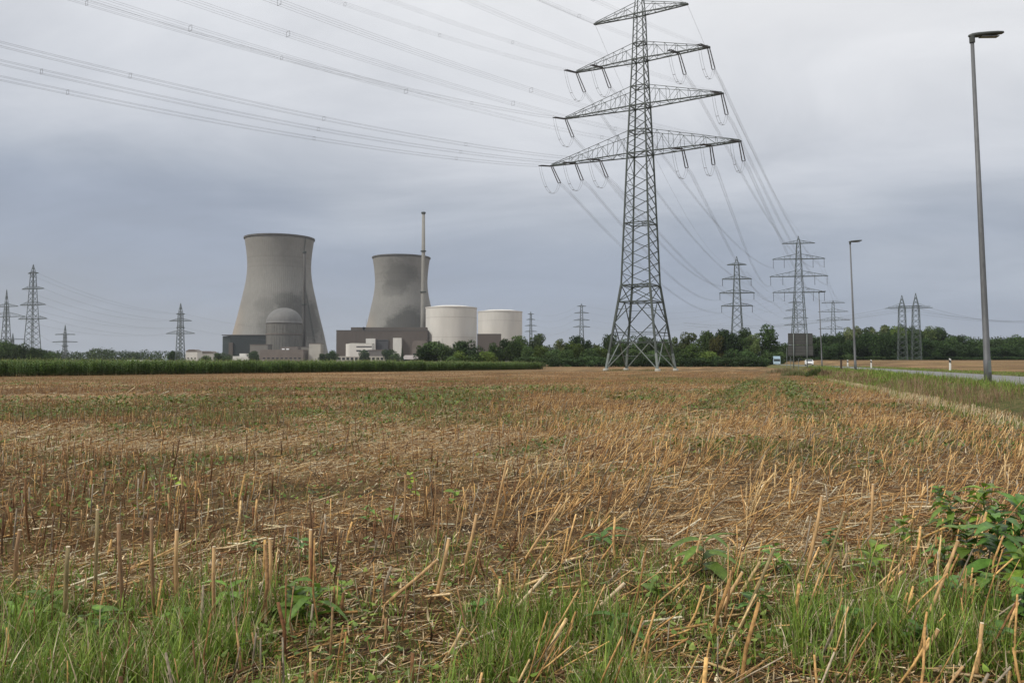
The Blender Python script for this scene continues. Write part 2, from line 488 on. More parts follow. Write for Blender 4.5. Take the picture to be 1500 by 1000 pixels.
GOLD = [(.58,.365,.155),(.50,.295,.115),(.64,.45,.22),(.41,.235,.09),(.54,.33,.125),(.33,.18,.07)]
BROWN = [(.17,.088,.04),(.24,.13,.058),(.11,.06,.03),(.31,.18,.085),(.20,.095,.045),(.36,.225,.11)]
GREY = [(.30,.25,.18),(.22,.18,.13),(.38,.31,.22)]
PALE = [(.68,.54,.33),(.60,.45,.26),(.72,.61,.42)]
GREENS = [(.14,.225,.028),(.19,.28,.04),(.10,.17,.022),(.24,.31,.055),(.15,.22,.045)]
OLIVE = [(.17,.165,.045),(.23,.195,.07),(.12,.13,.035),(.28,.22,.10)]

def stalk_field():
    parts = []
    for (y0, y1, dens, n, cap, rmul) in ((2.0, 7, 105, 7, True, 1.), (7, 14, 115, 5, True, 1.), (14, 30, 62, 4, False, 1.25), (30, 62, 22, 3, False, 1.9), (62, 130, 7, 3, False, 2.8)):
        x, y = scatter(y0, y1, dens)
        u = x - edge(y)
        # drill rows parallel to the road
        row = .30
        x = np.where(RS.rand(len(x)) < .8, edge(y) + (np.round(u/row)*row + RS.randn(len(x))*.035), x)
        y = y + RS.randn(len(y))*.03
        u = x - edge(y)
        g = green_cov(x, y); s = straw_cov(x, y)
        clump = VN2.fbm(x, y, .5, 3)
        rightness = sm(-.12, .12, x/np.maximum(y, 1.) + (VN.fbm(x, y, 2.)-.5)*.25)
        p = .60 + .5*(clump-.5)*2 + .45*rightness
        p = p*(.45+1.1*sm(.3,.62,VN.fbm(u*.9+20, y*.22, 1.)))*(1 - .93*s*(1-rightness*.7)) * (1 - .62*g*(y > 6)) * (1 - .2*sm(3.6, 2.9, y))
        p = p*(1 - .85*np.maximum(sm(.75,.35,np.abs(u+9.8)), sm(.7,.3,np.abs(u+7.6)))*sm(9,16,y))
        corn_d = (x+54.3)*94 - (y-88)*61 # left of corn edge
        keep = (RS.rand(len(x)) < p) & (u < -3.5) & (corn_d > 60)
        x, y, u, rightness = x[keep], y[keep], u[keep], rightness[keep]; N = len(x)
        h = .09 + .13*RS.rand(N)**1.2 + .09*rightness*RS.rand(N) + (RS.rand(N) < .05)*.14
        h *= 1 - .25*sm(6, 20, y)
        thin = RS.rand(N)
        r = np.where(thin < .45, .0012+.0013*RS.rand(N), .0023+.0025*RS.rand(N))
        r = np.where(thin > .95, .0066, r)*rmul
        leanm = np.radians(5 + 26*rightness)
        lean = leanm + np.radians(9 + 8*rightness)*RS.randn(N)
        flat = RS.rand(N) < (.07 + .17*rightness); lean = np.where(flat, np.radians(50+35*RS.rand(N)), lean)
        yaw = RS.randn(N)*.7 + (RS.rand(N) < .5*(1-rightness))*PI*RS.rand(N)*2
        z = terr(x, y)
        P0 = np.stack([x, y, z-.02], 1)
        D = np.stack([np.sin(lean)*np.cos(yaw), np.sin(lean)*np.sin(yaw), np.maximum(np.cos(lean), .08)], 1)
        P1 = P0 + D*(h+.02)[:, None]
        Pm = (P0+P1)/2 + RS.randn(N, 3)*(h*.035)[:, None]
        c = np.where(RS.rand(N)[:, None] < (.22+.66*rightness[:, None])*(1-.35*sm(9,20,y)[:, None]), pick(GOLD, N), pick(BROWN, N))
        c = np.where(RS.rand(N)[:, None] < .12, pick(GREY, N), c)
        edge_strip = (u > -4.9) & (RS.rand(N) < .35)
        c = np.where(edge_strip[:, None], pick(PALE, N), c)
        far = sm(18, 60, y)[:, None]
        c = c*(1-far) + (c*.6 + np.array([[.32,.165,.072]])*.4)*far
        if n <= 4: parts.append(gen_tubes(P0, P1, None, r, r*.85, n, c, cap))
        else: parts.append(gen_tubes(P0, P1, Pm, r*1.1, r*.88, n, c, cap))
    # extra dense bleached rows at the field edge beside the verge
    y = 7 + 55*RS.rand(2300)**1.3; uu = -4.3 + RS.randn(2300)*.15; x = edge(y)+uu
    N = len(x); z = terr(x, y); h = .10+.16*RS.rand(N); lean = np.radians(12)*RS.randn(N); yaw = RS.rand(N)*2*PI
    P0 = np.stack([x, y, z-.02], 1)
    P1 = P0 + np.stack([np.sin(lean)*np.cos(yaw), np.sin(lean)*np.sin(yaw), np.cos(lean)], 1)*h[:, None]
    r = .004 + .004*sm(10, 50, y) + .002*RS.rand(N)
    kp = RS.rand(N) < sm(.35, .6, VN.fbm(x, y, .9, 3)) + .1
    parts.append(gen_tubes(P0[kp], P1[kp], None, r[kp], r[kp]*.8, 4, pick(PALE, N)[kp]*.88, False))
    o = np_mesh('stubble', *merge(parts), M['stalk'])
    tag(o, 'cut dry tan and brown stubble stalks covering the whole field', 'stubble', kind='stuff')

def litter():
    parts = []
    for (y0, y1, dens, n, rm, lm) in ((2.0, 6, 1000, 4, .9, 1.), (6, 12, 560, 4, 1.1, 1.1), (12, 26, 150, 3, 1.8, 1.6), (26, 55, 22, 3, 3., 2.4)):
        x, y = scatter(y0, y1, dens); u = x-edge(y)
        g = green_cov(x, y); s = straw_cov(x, y)
        keep = (RS.rand(len(x)) < (.25 + .85*s - .3*g + .5*sm(4.2, 3.2, y))*(.5+.9*sm(.35,.62,VN3.fbm(x, y, .6, 3)))) & (u < -3.4); x, y = x[keep], y[keep]; N = len(x)
        s = straw_cov(x, y)
        l = (.02 + .16*RS.rand(N)**2.6)*lm; r = (.0008 + .0028*RS.rand(N)**2)*rm
        big = RS.rand(N) < .03; r = np.where(big, .005, r); l = np.where(big, .1+.15*RS.rand(N), l)
        yaw = RS.randn(N)*.9; tilt = np.abs(RS.randn(N))*.16
        z = terr(x, y) + r + .012*RS.rand(N)
        P0 = np.stack([x, y, z], 1)
        D = np.stack([np.cos(yaw)*np.cos(tilt), np.sin(yaw)*np.cos(tilt), np.sin(tilt)], 1)
        P1 = P0 + D*l[:, None]; P1[:, 2] = np.maximum(P1[:, 2], terr(P1[:,0], P1[:,1]) + r)
        c = np.where((RS.rand(N) < .45+.3*s)[:, None], pick(PALE, N, .25), pick(GOLD, N, .3))
        c = np.where((RS.rand(N) < .25)[:, None], pick(BROWN, N, .3), c)
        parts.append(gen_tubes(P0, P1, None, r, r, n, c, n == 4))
    for (y0, y1, dens, rm) in ((2.0, 6, 3600, 1.), (6, 12, 1300, 1.4), (12, 24, 380, 2.2)):
        x, y = scatter(y0, y1, dens, .66, .3); u = x-edge(y); s = straw_cov(x, y); g = green_cov(x, y)
        keep = (RS.rand(len(x)) < .35 + .5*s + .3*sm(4.2, 3.2, y) + .5*(VN.fbm(x, y, .25, 3)-.5)*2 - .25*g) & (u < -3.4); x, y = x[keep], y[keep]; N = len(x)
        l = (.012 + .055*RS.rand(N)**2)*rm; r = (.0009 + .0022*RS.rand(N)**2.5)*rm; yaw = RS.rand(N)*2*PI; tilt = RS.randn(N)*.35
        P0 = np.stack([x, y, terr(x, y) + .002 + .012*RS.rand(N)**2], 1)
        P1 = P0 + np.stack([np.cos(yaw)*np.cos(tilt), np.sin(yaw)*np.cos(tilt), np.abs(np.sin(tilt))], 1)*l[:, None]
        c = np.where((RS.rand(N) < .5)[:, None], pick(GOLD, N, .4), pick(BROWN, N, .5)); c = np.where((RS.rand(N) < .16+.2*straw_cov(x, y))[:, None], pick(PALE, N, .3), c)
        parts.append(gen_tubes(P0, P1, None, r, r*.7, 3, c, False))
    for (y0, y1, dens) in ((2.0, 5, 260), (5, 12, 120)):      # dry curled leaf scraps and split sheaths
        x, y = scatter(y0, y1, dens); u = x-edge(y); k_ = u < -3.4; x, y = x[k_], y[k_]; N = len(x)
        c = np.where((RS.rand(N) < .5)[:, None], pick(PALE, N, .3), pick(BROWN+GREY, N, .35))
        parts.append(gen_blades(np.stack([x, y, terr(x, y)+.004+.02*RS.rand(N)], 1), .02+.07*RS.rand(N)**1.5, .0015+.0045*RS.rand(N)**2, RS.rand(N)*2*PI, .6+.9*RS.rand(N), RS.randn(N)*1.2, c, 4))
    o = np_mesh('straw_litter', *merge(parts), M['stalk'])
    tag(o, 'loose chopped straw lying flat between the stubble', 'straw', kind='stuff')

def grasses():
    parts = []
    # foreground fringe at the bottom of the frame
    for (y0, y1, dens, hh, ww) in ((1.5, 3.4, 7500, .15, .0024), (3.4, 4.6, 2300, .10, .0022), (4.2, 8, 700, .065, .0024), (8, 16, 480, .09, .0045), (16, 34, 130, .10, .009), (34, 80, 22, .10, .02)):
        x, y = scatter(y0, y1, dens); u = x-edge(y)
        g = green_cov(x, y); cl = VN.fbm(x, y, .35, 3); cl2 = VN3.fbm(x, y, .9, 2)
        if y1 <= 4.7: p = sm(.30, .56, cl)*sm(.2, .42, cl2)*(.27 + .6*sm(3.7, 2.7, y)) + .09
        else: p = g*sm(.38, .58, cl)*1.1 + .012
        keep = (RS.rand(len(x)) < p) & (u < -3.6); x, y = x[keep], y[keep]; N = len(x)
        z = terr(x, y) - .008
        h = hh*(.35 + .95*RS.rand(N)**1.3)*(.6 + .9*sm(.4, .68, VN.fbm(x, y, .35, 3))); w = ww*(.6+.9*RS.rand(N))
        c = pick(GREENS, N, .25); dry = RS.rand(N) < (.2 if y1 < 5 else .3)
        c = np.where(dry[:, None], np.where(RS.rand(N)[:, None] < .5, pick(OLIVE, N), pick(PALE, N)*.8), c)
        if y0 >= 4: c = c*.42 + pick(OLIVE, N)*.42
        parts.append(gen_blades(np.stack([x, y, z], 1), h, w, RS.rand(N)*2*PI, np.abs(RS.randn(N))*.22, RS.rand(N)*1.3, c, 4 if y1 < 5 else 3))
    o = np_mesh('field_grass', *merge(parts), M['grass'])
    tag(o, 'green grass and low weeds growing through the stubble and along the near field edge', 'grass', kind='stuff')
    parts = []
    # verge beside the road, near side and far side
    y = 8 + 150*RS.rand(90000)**1.7; N = len(y)
    side = RS.rand(N) < .74
    uu = np.where(side, -4.9 + 4.95*RS.rand(N)**.8, 4.95 + 5.5*RS.rand(N))
    x = edge(y)+uu
    cl = VN.fbm(x, y, 1.1, 3); red = VN2.fbm(x, y, 2.6, 3) - .16*sm(-2.4, -1.2, uu) + .22*np.exp(-((uu+3.1)/.9)**2)
    ok = RS.rand(N) < sm(.3, .5, cl)*.9+.15; x, y, uu, cl, red = x[ok], y[ok], uu[ok], cl[ok], red[ok]; N = len(x)
    h = (.07 + .18*RS.rand(N)) * (.4+1.3*sm(.4, .65, cl)) * (1 + .9*(RS.rand(N) < .06)); h = np.where((uu < -2.2) & (uu > -4), h*1.35, h); h = np.where(uu > -.6, h*.55, h)
    h = np.where(uu > 4, h*.7, h)
    w = .0035*(1+sm(10, 70, y)*4)*(.6+.8*RS.rand(N))
    c = np.where((RS.rand(N) < sm(.48, .66, red)*.8)[:, None], pick([(.24,.15,.085),(.30,.20,.12),(.18,.11,.065),(.34,.25,.14)], N), np.where(RS.rand(N)[:, None] < .8, pick(GREENS, N, .25), pick(OLIVE, N)))
    z = terr(x, y)-.01
    parts.append(gen_blades(np.stack([x, y, z], 1), h, w, RS.rand(N)*2*PI, np.abs(RS.randn(N))*.25, RS.rand(N)*.9, c, 3))
    o = np_mesh('verge_grass', *merge(parts), M['grass'])
    tag(o, 'rough green and reddish verge grass beside the asphalt road', 'grass', kind='stuff')
    # low leafy ground weeds in the green patches
    parts = []
    for (y0, y1, dens, s) in ((2.2, 4.2, 380, .012), (4.2, 8, 260, .014), (8, 20, 130, .022), (20, 60, 30, .045)):
        x, y = scatter(y0, y1, dens); u = x-edge(y)
        g = green_cov(x, y)*sm(.4, .6, VN3.fbm(x, y, .8, 3)); keep = (RS.rand(len(x)) < g) & (u < -3.6); x, y = x[keep], y[keep]; N = len(x)
        z = terr(x, y) + .01 + .05*RS.rand(N)
        parts.append(gen_blades(np.stack([x, y, z], 1), np.full(N, s*2.6), np.full(N, s), RS.rand(N)*2*PI, .7+.7*RS.rand(N), .4*RS.rand(N), pick(GREENS, N, .3)*(.62 + .3*sm(8, 4, y))[:, None], 3))
    o = np_mesh('ground_weeds', *merge(parts), M['leaf'])
    tag(o, 'small broad green weed leaves in patches across the stubble', 'weeds', kind='stuff')

stalk_field(); litter(); grasses()

# corn --------------------------------------------------------------------------
def corn():
    A = np.array([-54.3, 88.]); B = np.array([7.5, 183.]); d = (B-A)/np.linalg.norm(B-A); nrm = np.array([-d[1], d[0]])
    Lh = np.linalg.norm(B-A); parts = []
    s = []; t = []
    for (dep0, dep1, dens) in ((0, 2.5, 11), (2.5, 8, 4.5), (8, 45, 1.6)):
        n = int((Lh+25)*(dep1-dep0)*dens); s.append(-25 + (Lh+25)*RS.rand(n)); t.append(dep0+(dep1-dep0)*RS.rand(n))
    s = np.concatenate(s); t = np.concatenate(t)
    t = np.maximum(t, (t < .35)*.1)
    P = A[None] + d[None]*s[:, None] + nrm[None]*t[:, None]
    ok = np.abs(P[:,0]) < .72*P[:,1]+3; P = P[ok]; s = s[ok]; t = t[ok]
    x, y = P[:,0], P[:,1]; N = len(x); z = gz(x, y)
    H = (1.68 + .38*(VN.fbm(x, y, 2.2)-.5)*2 + .16*RS.randn(N) + .25*(RS.rand(N) < .05))*(1-.12*sm(60, 112, s))
    P0 = np.stack([x, y, z], 1); P1 = P0 + np.stack([.05*RS.randn(N), .05*RS.randn(N), H*.92], 1)
    parts.append(gen_tubes(P0, P1, None, np.full(N, .018), np.full(N, .010), 3, pick([(.09,.12,.035),(.12,.14,.05)], N), False))
    yaw0 = RS.rand(N)*2*PI
    for k in range(11):
        f = .08 + .84*k/10; yaw = yaw0 + PI*k + RS.randn(N)*.5
        Q = P0 + np.stack([0*x, 0*x, H*f*.95], 1)
        Lf = (.55+.3*RS.rand(N))*(1-.35*abs(f-.5))
        c = pick([(.085,.155,.025),(.11,.19,.035),(.065,.125,.022),(.14,.21,.045)], N, .2)
        if k < 2: c = c*.6 + pick([(.18,.15,.06)], N)*.4
        parts.append(gen_blades(Q, Lf, np.full(N, .045), yaw, .35+.2*RS.rand(N), 1.2+.7*RS.rand(N), c, 3))
    # tassels / top blades
    parts.append(gen_blades(P1, .22+.1*RS.rand(N), np.full(N, .02), yaw0, .1*RS.rand(N), .4*RS.rand(N), pick([(.20,.22,.07),(.15,.20,.05),(.26,.24,.10)], N), 3))
    o = np_mesh('corn_crop', *merge(parts), M['corn'])
    tag(o, 'dense green standing maize crop along the left edge of the stubble', 'crop', kind='stuff')
corn()

# ------------------------------------------------------------------ individual stalks and weeds
def up_stalk(bx, by, tx, ty, wpx, col, label):
    D = ground_at(bx, by); x0 = wx(bx, D); z0 = float(terr(np.array([x0]), np.array([D]))[0])
    p0 = Vector((x0, D, z0-.015)); p1 = Vector((wx(tx, D), D + random.uniform(-.03, .03), wz(ty, D)))
    r = wpx/F*D/2*.82; m = MB()
    dv = p1-p0; mid = [p0 + dv*t + Vector((random.uniform(-1,1)*r*.5, random.uniform(-1,1)*r*.5, 0)) for t in (.3, .62)]
    m.v, m.f = [], []
    org = p0.copy(); pts = [Vector((0,0,0)), mid[0]-org, mid[1]-org, p1-org]
    m.tube(pts, r*1.12, 9, r*.9)
    o = m.build('cut_stalk', stalk_mats[col], loc=org, smooth=True)
    mod = None
    tag(o, label, 'stalk', 'prominent cut stalks in the near stubble')
    e = MB(); e.tube([p1-org-dv.normalized()*r*.1, p1-org+dv.normalized()*r*.22], r*.93, 9); e.build('cut_end', stalk_mats['cut'], o)
stalk_mats = {'gold': simple('stalk_gold', (.46,.285,.125), .75, .45, 60., 0, (1,1,.12), .5), 'brown': simple('stalk_brown', (.25,.145,.07), .8, .5, 60., 0, (1,1,.12), .5),
              'pale': simple('stalk_pale', (.58,.45,.29), .75, .2, 30., 0, (1,1,.15), .2), 'olive': simple('stalk_olive', (.25,.19,.085), .75, .45, 60., 0, (1,1,.12), .5), 'cut': simple('stalk_pith', (.66,.54,.38), .9, .15, 80.)}
for a in [
    (263,880,263,773,7,'gold','thick upright tan stalk with a pale cut top, tallest near the left front'),
    (319,925,317,798,6.5,'gold','upright tan stalk standing in the grass, second thick one from the left group'),
    (400,890,400,785,6,'gold','straight tan stalk right beside a low leafy weed, upright'),
    (456,855,458,773,6,'gold','upright stalk with a bright cut top just left of the leaning stalks'),
    (185,882,172,767,7,'brown','brown stalk bent slightly left with dark foot at lower left'),
    (100,908,108,797,8,'olive','thick olive stalk with pale peeled side at lower left'),
    (25,862,31,775,7,'brown','dull brown stalk close to the left edge of the photo'),
    (229,902,227,757,6,'brown','weathered brown upright stalk between two thick tan ones at left'),
    (144,872,146,745,6,'olive','dark olive upright stalk in the left group'),
    (638,872,658,787,6.5,'gold','tan stalk leaning right over the near grass at the centre'),
    (680,835,698,753,6,'gold','tall tan stalk leaning slightly right behind the centre grass'),
    (560,882,642,817,6,'gold','long stalk lying low and slanting right at centre left'),
    (763,822,822,738,4.5,'gold','slim long stalk slanting right in the middle of the field'),
    (733,902,800,838,6,'pale','pale short stalk slanting right just above the centre grass'),
    (850,900,912,849,6.5,'pale','stubby pale stalk with cut end leaning far right near the centre'),
    (722,772,743,673,4,'gold','tall slim stalk standing alone against the mid field'),
    (1177,845,1200,724,6,'gold','tall golden stalk leaning right in the dense right-hand stubble'),
    (1203,843,1233,747,5,'olive','thin greenish stalk leaning right beside a tall golden one'),
    (1347,910,1400,790,6,'gold','long golden stalk leaning right near the bottom right'),
    (1330,968,1368,917,8,'gold','short thick orange-tan stalk leaning right in the grass at lower right'),
    (1482,792,1486,727,7,'gold','upright thick stalk close to the right edge of the photo'),
    (1077,922,1130,800,6,'olive','long olive-tan stalk slanting right at lower right of centre'),
    (1040,905,1088,838,6,'gold','tan stalk slanting right among green leaves, lower right of centre'),
    (1422,985,1426,905,7,'gold','upright tan stalk in the green weeds at bottom right'),
    (1270,800,1276,708,5,'gold','straight golden stalk in the dense right stubble')]: up_stalk(*a)

def leaf_mesh(name, L_, W, fold, cur, seed):
    r = np.random.RandomState(seed); n = 6; vs = []; cs = []
    for i in range(n+1):
        t = i/n; w = W*math.sin(PI*min(t**.8, 1))**.8*(1-.15*(i % 2)) + .0004
        z = -cur*t*t*L_ + .15*L_*t
        for k in (-1, 0, 1):
            vs.append((t*L_, k*w, z + (abs(k)*fold*w))); 
            g = 1.15 if k == 0 else .95
            cs.append((.125*g, .225*g, .035*g))
    loops = []; sz = []
    for i in range(n):
        for k in range(2):
            a = i*3+k; loops += [a, a+1, a+4, a+3]; sz.append(4)
    me_o = np_mesh(name, np.array(vs), np.array(loops), np.array(sz), np.array(cs), M['leaf'], smooth=True)
    me = me_o.data; bpy.data.objects.remove(me_o); return me
LEAVES = [leaf_mesh('leaf_blade', .085, .020, .35, .35, 1), leaf_mesh('leaf_blade', .07, .026, .25, .5, 2), leaf_mesh('leaf_blade', .11, .017, .3, .7, 3), leaf_mesh('leaf_blade', .05, .02, .2, .3, 4)]
stem_mat = simple('weed_stem', (.12,.12,.05), .7, .3, 30.)
def weed(px, py, h, nl, kind, sc, label, col=(1,1,1)):
    sc *= 1.3; h *= 1.15; nl = int(nl*1.25)
    D = ground_at(px, py); x = wx(px, D); z = float(terr(np.array([x]), np.array([D]))[0])
    o = empty('leafy_weed', (x, D, z-.005)); tag(o, label, 'weed', 'leafy weeds in the near stubble')
    m = MB(); pts = [Vector((0,0,0))]
    for i in range(4): pts.append(pts[-1] + Vector((random.uniform(-.15,.2)*h/4, random.uniform(-.15,.15)*h/4, h/4)))
    m.tube(pts, .0028, 6, .0014); m.build('stem', stem_mat, o, smooth=True)
    for k in range(nl):
        t = .15 + .85*(k+.5)/nl; i = min(int(t*4), 3); p = pts[i].lerp(pts[i+1], t*4-i)
        me = LEAVES[(kind + (k % 2)*2) % 4] if kind < 2 else LEAVES[kind]
        lf = bpy.data.objects.new('leaf', me); COL.objects.link(lf); lf.parent = o; lf.location = p
        s = sc*random.uniform(.7, 1.15)*(1.1-.35*t); lf.scale = (s, s, s)
        lf.rotation_euler = (random.uniform(-.3,.3), random.uniform(-.55,.25)-.2*t, k*2.4+random.uniform(-.4,.4)); lf.color = (*col, 1)
WD = [
 (460,912,.15,11,0,1.0,'bushy bright green weed with pointed leaves at the left of the centre grass'),
 (372,812,.09,6,1,.9,'small green weed with two broad leaves among the left stalks'),
 (443,822,.10,5,1,1.1,'weed with one broad dark leaf beside an upright tan stalk at left'),
 (602,722,.17,7,1,.95,'slim weed with yellow-green top leaves in the middle of the field'),
 (664,745,.14,5,1,1.2,'weed with a single long drooping dark leaf near the centre'),
 (541,768,.12,7,0,.8,'small dark green weed left of the centre'),
 (578,762,.10,6,1,.9,'low broad-leaved weed under the yellow-topped weed'),
 (880,800,.07,5,2,1.2,'low weed with long flat leaves beyond the centre stubble'),
 (1025,845,.17,9,2,1.5,'large weed with long arching leaves right of centre'),
 (1135,840,.13,9,0,1.,'leafy weed beside the slanting stalks at lower right'),
 (1213,800,.11,8,1,.9,'broad-leaved weed between dense golden stalks'),
 (1272,845,.14,10,0,1.,'bright green upright weed in the right-hand stubble'),
 (1322,790,.12,9,1,1.1,'weed with wide pale leaves in the right-hand stubble'),
 (1395,790,0.232,20,0,1.28,'tall bushy weed at the back of the right-hand weed patch'),
 (1432,775,0.246,20,0,1.35,'tall bushy weed nearest the verge in the right-hand weed patch'),
 (1412,835,0.189,20,1,1.35,'dense dark weed in the middle of the right-hand weed patch'),
 (1462,845,0.246,20,2,1.62,'large weed with long toothed leaves at the right edge'),
 (1487,800,0.217,20,0,1.49,'weed half cut off by the right edge of the photo, upper one'),
 (1490,905,.13,12,1,1.,'weed at the lower right corner behind the grass'),
 (1385,880,.10,9,0,.9,'low weed in front of the right-hand weed patch'),
 (1300,912,.10,8,1,.9,'low weed among short thick stalks at lower right'),
 (1180,890,.10,8,1,.85,'low weed with small round leaves, lower right of centre'),
 (256,715,.10,3,1,1.3,'single bright yellow-green seedling on the pale straw at left'),
 (70,905,.09,9,0,.9,'low dark weed in the grass at lower left'),
 (22,925,.10,9,2,1.0,'low weed with long leaves in the lower left corner'),
 (335,900,.11,8,0,.9,'green weed between two thick upright stalks at lower left'),
 (150,925,.08,8,1,.9,'flat leafy weed below the peeled olive stalk'),
 (500,880,.08,7,1,.8,'small weed just left of the tall centre grass'),
 (960,880,.09,7,0,.8,'small weed in the fallen straw right of centre'),
 (1375,750,.15,14,1,1.0,'broad-leaved weed at the upper left of the right-hand weed patch'),
 (1450,795,.2,18,1,1.3,'large broad-leaved weed in the centre of the right-hand weed patch'),
 (1380,830,.12,12,0,1.1,'pointed-leaved weed at the lower left of the right-hand weed patch'),
 (1440,885,.12,12,1,1.1,'broad-leaved weed below the right-hand weed patch, near a cut stalk'),
 (1492,860,.16,14,0,1.2,'pointed-leaved weed at the right edge, lower one'),
 (1340,950,.08,9,1,.9,'small flat weed in the grass beside a short thick stalk'),
 (1240,930,.09,9,0,.9,'small pointed weed in the grass at lower right'),
 (1460,960,.10,10,1,1.,'broad weed in the bottom right corner grass'),
 (1100,900,.09,9,1,.9,'small broad weed at the foot of a slanting olive stalk'),
 (900,930,.08,9,0,.9,'small weed in the grass below the pale stubby stalk'),
 (430,905,.12,12,1,1.1,'broad-leaved companion just left of the bushy bright weed'),
 (260,925,.08,9,0,.8,'small weed at the foot of a thick tan stalk at left'),
 (700,905,.07,8,1,.8,'low weed within the centre grass')]
for w in WD:
    weed(*w, col=((2.0,1.5,1.) if 'yellow-green' in w[6] else random.choice([(1.,1.,1.),(1.3,1.1,.9),(.75,.85,1.),(1.15,1.15,1.),(.9,.8,.8)])))

def leaf_clump(name, x, y, h, r, n, pal, label, cat, kind=None):
    z = gz1(x, y); t = RS.rand(n); a = RS.rand(n)*2*PI; rr = r*np.sqrt(RS.rand(n))
    P = np.stack([rr*np.cos(a), rr*np.sin(a), 0*t - .02], 1)
    V_ = gen_blades(P, h*(.35+.75*RS.rand(n))*(1.1-.75*(rr/r)**2)*(.75+.5*VN.fbm(P[:,0]*3+x, P[:,1]*3, 1.)), np.full(n, h*.03), RS.rand(n)*2*PI, .05+.3*RS.rand(n), .5*RS.rand(n), pick(pal, n, .3), 3)
    o = np_mesh(name, *V_, M['grass']); o.location = (x, y, z); tag(o, label, cat)
    return o
leaf_clump('tall_weed_bush', wx(1197, 88), 88, 1.15, 1.25, 2200, [(.05,.09,.02),(.09,.13,.03),(.07,.05,.03)], 'dark green tall weed clump on the verge left of the road', 'bush')
leaf_clump('tall_weed_bush', wx(1210, 86), 86, .95, .9, 900, [(.20,.12,.08),(.26,.19,.12),(.12,.10,.04)], 'brownish dead weed clump just right of the dark green one', 'bush')
leaf_clump('tall_weed_bush', wx(1166, 96), 96, .8, 1.7, 1600, [(.10,.14,.04),(.15,.17,.06),(.20,.16,.09)], 'low green weed clump below the big grey road sign', 'bush')
leaf_clump('dry_grass_tuft', wx(1150, 120), 120, 1.0, 2.6, 1500, [(.30,.21,.13),(.22,.17,.09),(.15,.15,.06)], 'pale dry grass tuft left of the road sign posts', 'grass tuft')
for px_, lab in ((905, 'low grassy tuft between the feet of the big pylon, left one'), (955, 'low grassy tuft between the feet of the big pylon, right one')):
    leaf_clump('dry_grass_tuft', wx(px_, 152), 152, .5, 2.8, 900, [(.16,.16,.05),(.28,.20,.10),(.10,.12,.04)], lab, 'grass tuft')

# ------------------------------------------------------------------ street furniture
def lamp(x, y, z, H, rz, label, first=None):
    if first is None:
        o = empty('street_lamp', (x, y, z), rz)
        m = MB(); m.tube([(0,0,-.2),(0,0,.9),(0,0,.92),(0,0,4.5),(0,0,12.45)], .112, 16)
        # taper by hand
        m.v = [(vx*s_, vy*s_, vz) for (vx, vy, vz) in m.v for s_ in [(1.12 if vz < .91 else 1.0)*(1-.47*max(vz, 0)/12.45)]]
        m.build('pole', M['lamp_pole'], o, smooth=True)
        d = MB(); d.box(-.05,.05,-.131,-.122,.45,.85); d.build('access_door', M['steel_light'], o)
        c = MB(); c.tube([(0,0,12.25),(0,0,12.5)], .095, 12); c.build('spigot', M['lamp_head'], o)
        h = MB()
        # luminaire: shoe shape, wider then tapering, slightly raised at the outer end
        prof = [(-.12,.045,.05),(.0,.08,.09),(.2,.14,.10),(.6,.15,.095),(.95,.13,.08),(1.12,.10,.06),(1.17,.05,.03)]
        vs = []; n = 10
        for (px_, wy, hz) in prof:
            for k in range(n):
                a = 2*PI*k/n; vs.append((px_, wy*math.cos(a), 12.50 + px_*.085 + hz*math.sin(a)*(1 if math.sin(a) > 0 else .75)))
        fs = [(i*n+k, (i+1)*n+k, (i+1)*n+(k+1) % n, i*n+(k+1) % n) for i in range(len(prof)-1) for k in range(n)]
        fs += [tuple(range(n)), tuple((len(prof)-1)*n+k for k in reversed(range(n)))]
        h.add(vs, fs); hd = h.build('lamp_head', M['lamp_head'], o, smooth=True)
        g = MB(); g.box(.3,.95,-.10,.10,12.44,12.47); g.build('lens', M['lamp_glass'], hd)
        hd.rotation_euler = (0,0,0)
    else: o = copy_tree(first)
    o.location = (x, y, z); o.rotation_euler = (0, math.radians(-1.9), rz); o.scale = (1, 1, H/12.6)
    tag(o, label, 'street lamp', 'street lamps along the road'); return o
l1 = lamp(16.85, 29.4, .22, 12.55, .05, 'tallest nearest grey street lamp, at the right edge beside the road')
lamp(wx(1253, 78.8), 78.8, .2, 12.4, .05, 'middle-sized street lamp between the big road sign and the nearest lamp', l1)
lamp(wx(1204, 135), 135, .2, 12.4, .05, 'smallest and farthest street lamp, just right of the grey road sign', l1)

def delineator(x, y, z, label, dirty=False, first=None):
    if first is None:
        o = empty('delineator_post', (x, y, z))
        m = MB(); m.prism([(-.06,-.1),(.06,-.1),(.06,1.0),(-.06,1.08)], -.04, .04); m.build('post', M['post_brown'] if dirty else M['post_white'], o)
        if not dirty:
            b_ = MB(); b_.prism([(-.063,.70),(.063,.62),(.063,.86),(-.063,.94)], -.043, .043); bb = b_.build('black_band', M['post_black'], o)
            r = MB(); r.box(-.02,.02,-.047,-.043,.70,.86); r.build('reflector', M['steel_light'], bb)
    else: o = copy_tree(first); o.location = (x, y, z)
    tag(o, label, 'road post', 'reflector posts along the road'); return o
d1 = delineator(wx(1391.5, 81), 81, gz1(wx(1391.5,81),81), 'white road post with black band, nearest of those across the road')
d1.scale = (1.25,1.25,1.1)
d2 = delineator(wx(1276, 117), 117, gz1(wx(1276,117),117), 'white road post across the road, second nearest, right of the middle street lamp', first=d1)
d3 = delineator(wx(1241.5, 152), 152, gz1(wx(1241.5,152),152), 'white road post farthest away, left of the middle street lamp', first=d1); d3.scale = (1.7,1.7,1.2)
delineator(wx(1232, 92), 92, .18, 'dark dirty road post on the near verge left of the middle street lamp', dirty=True).scale = (1.6,1.6,1.05)

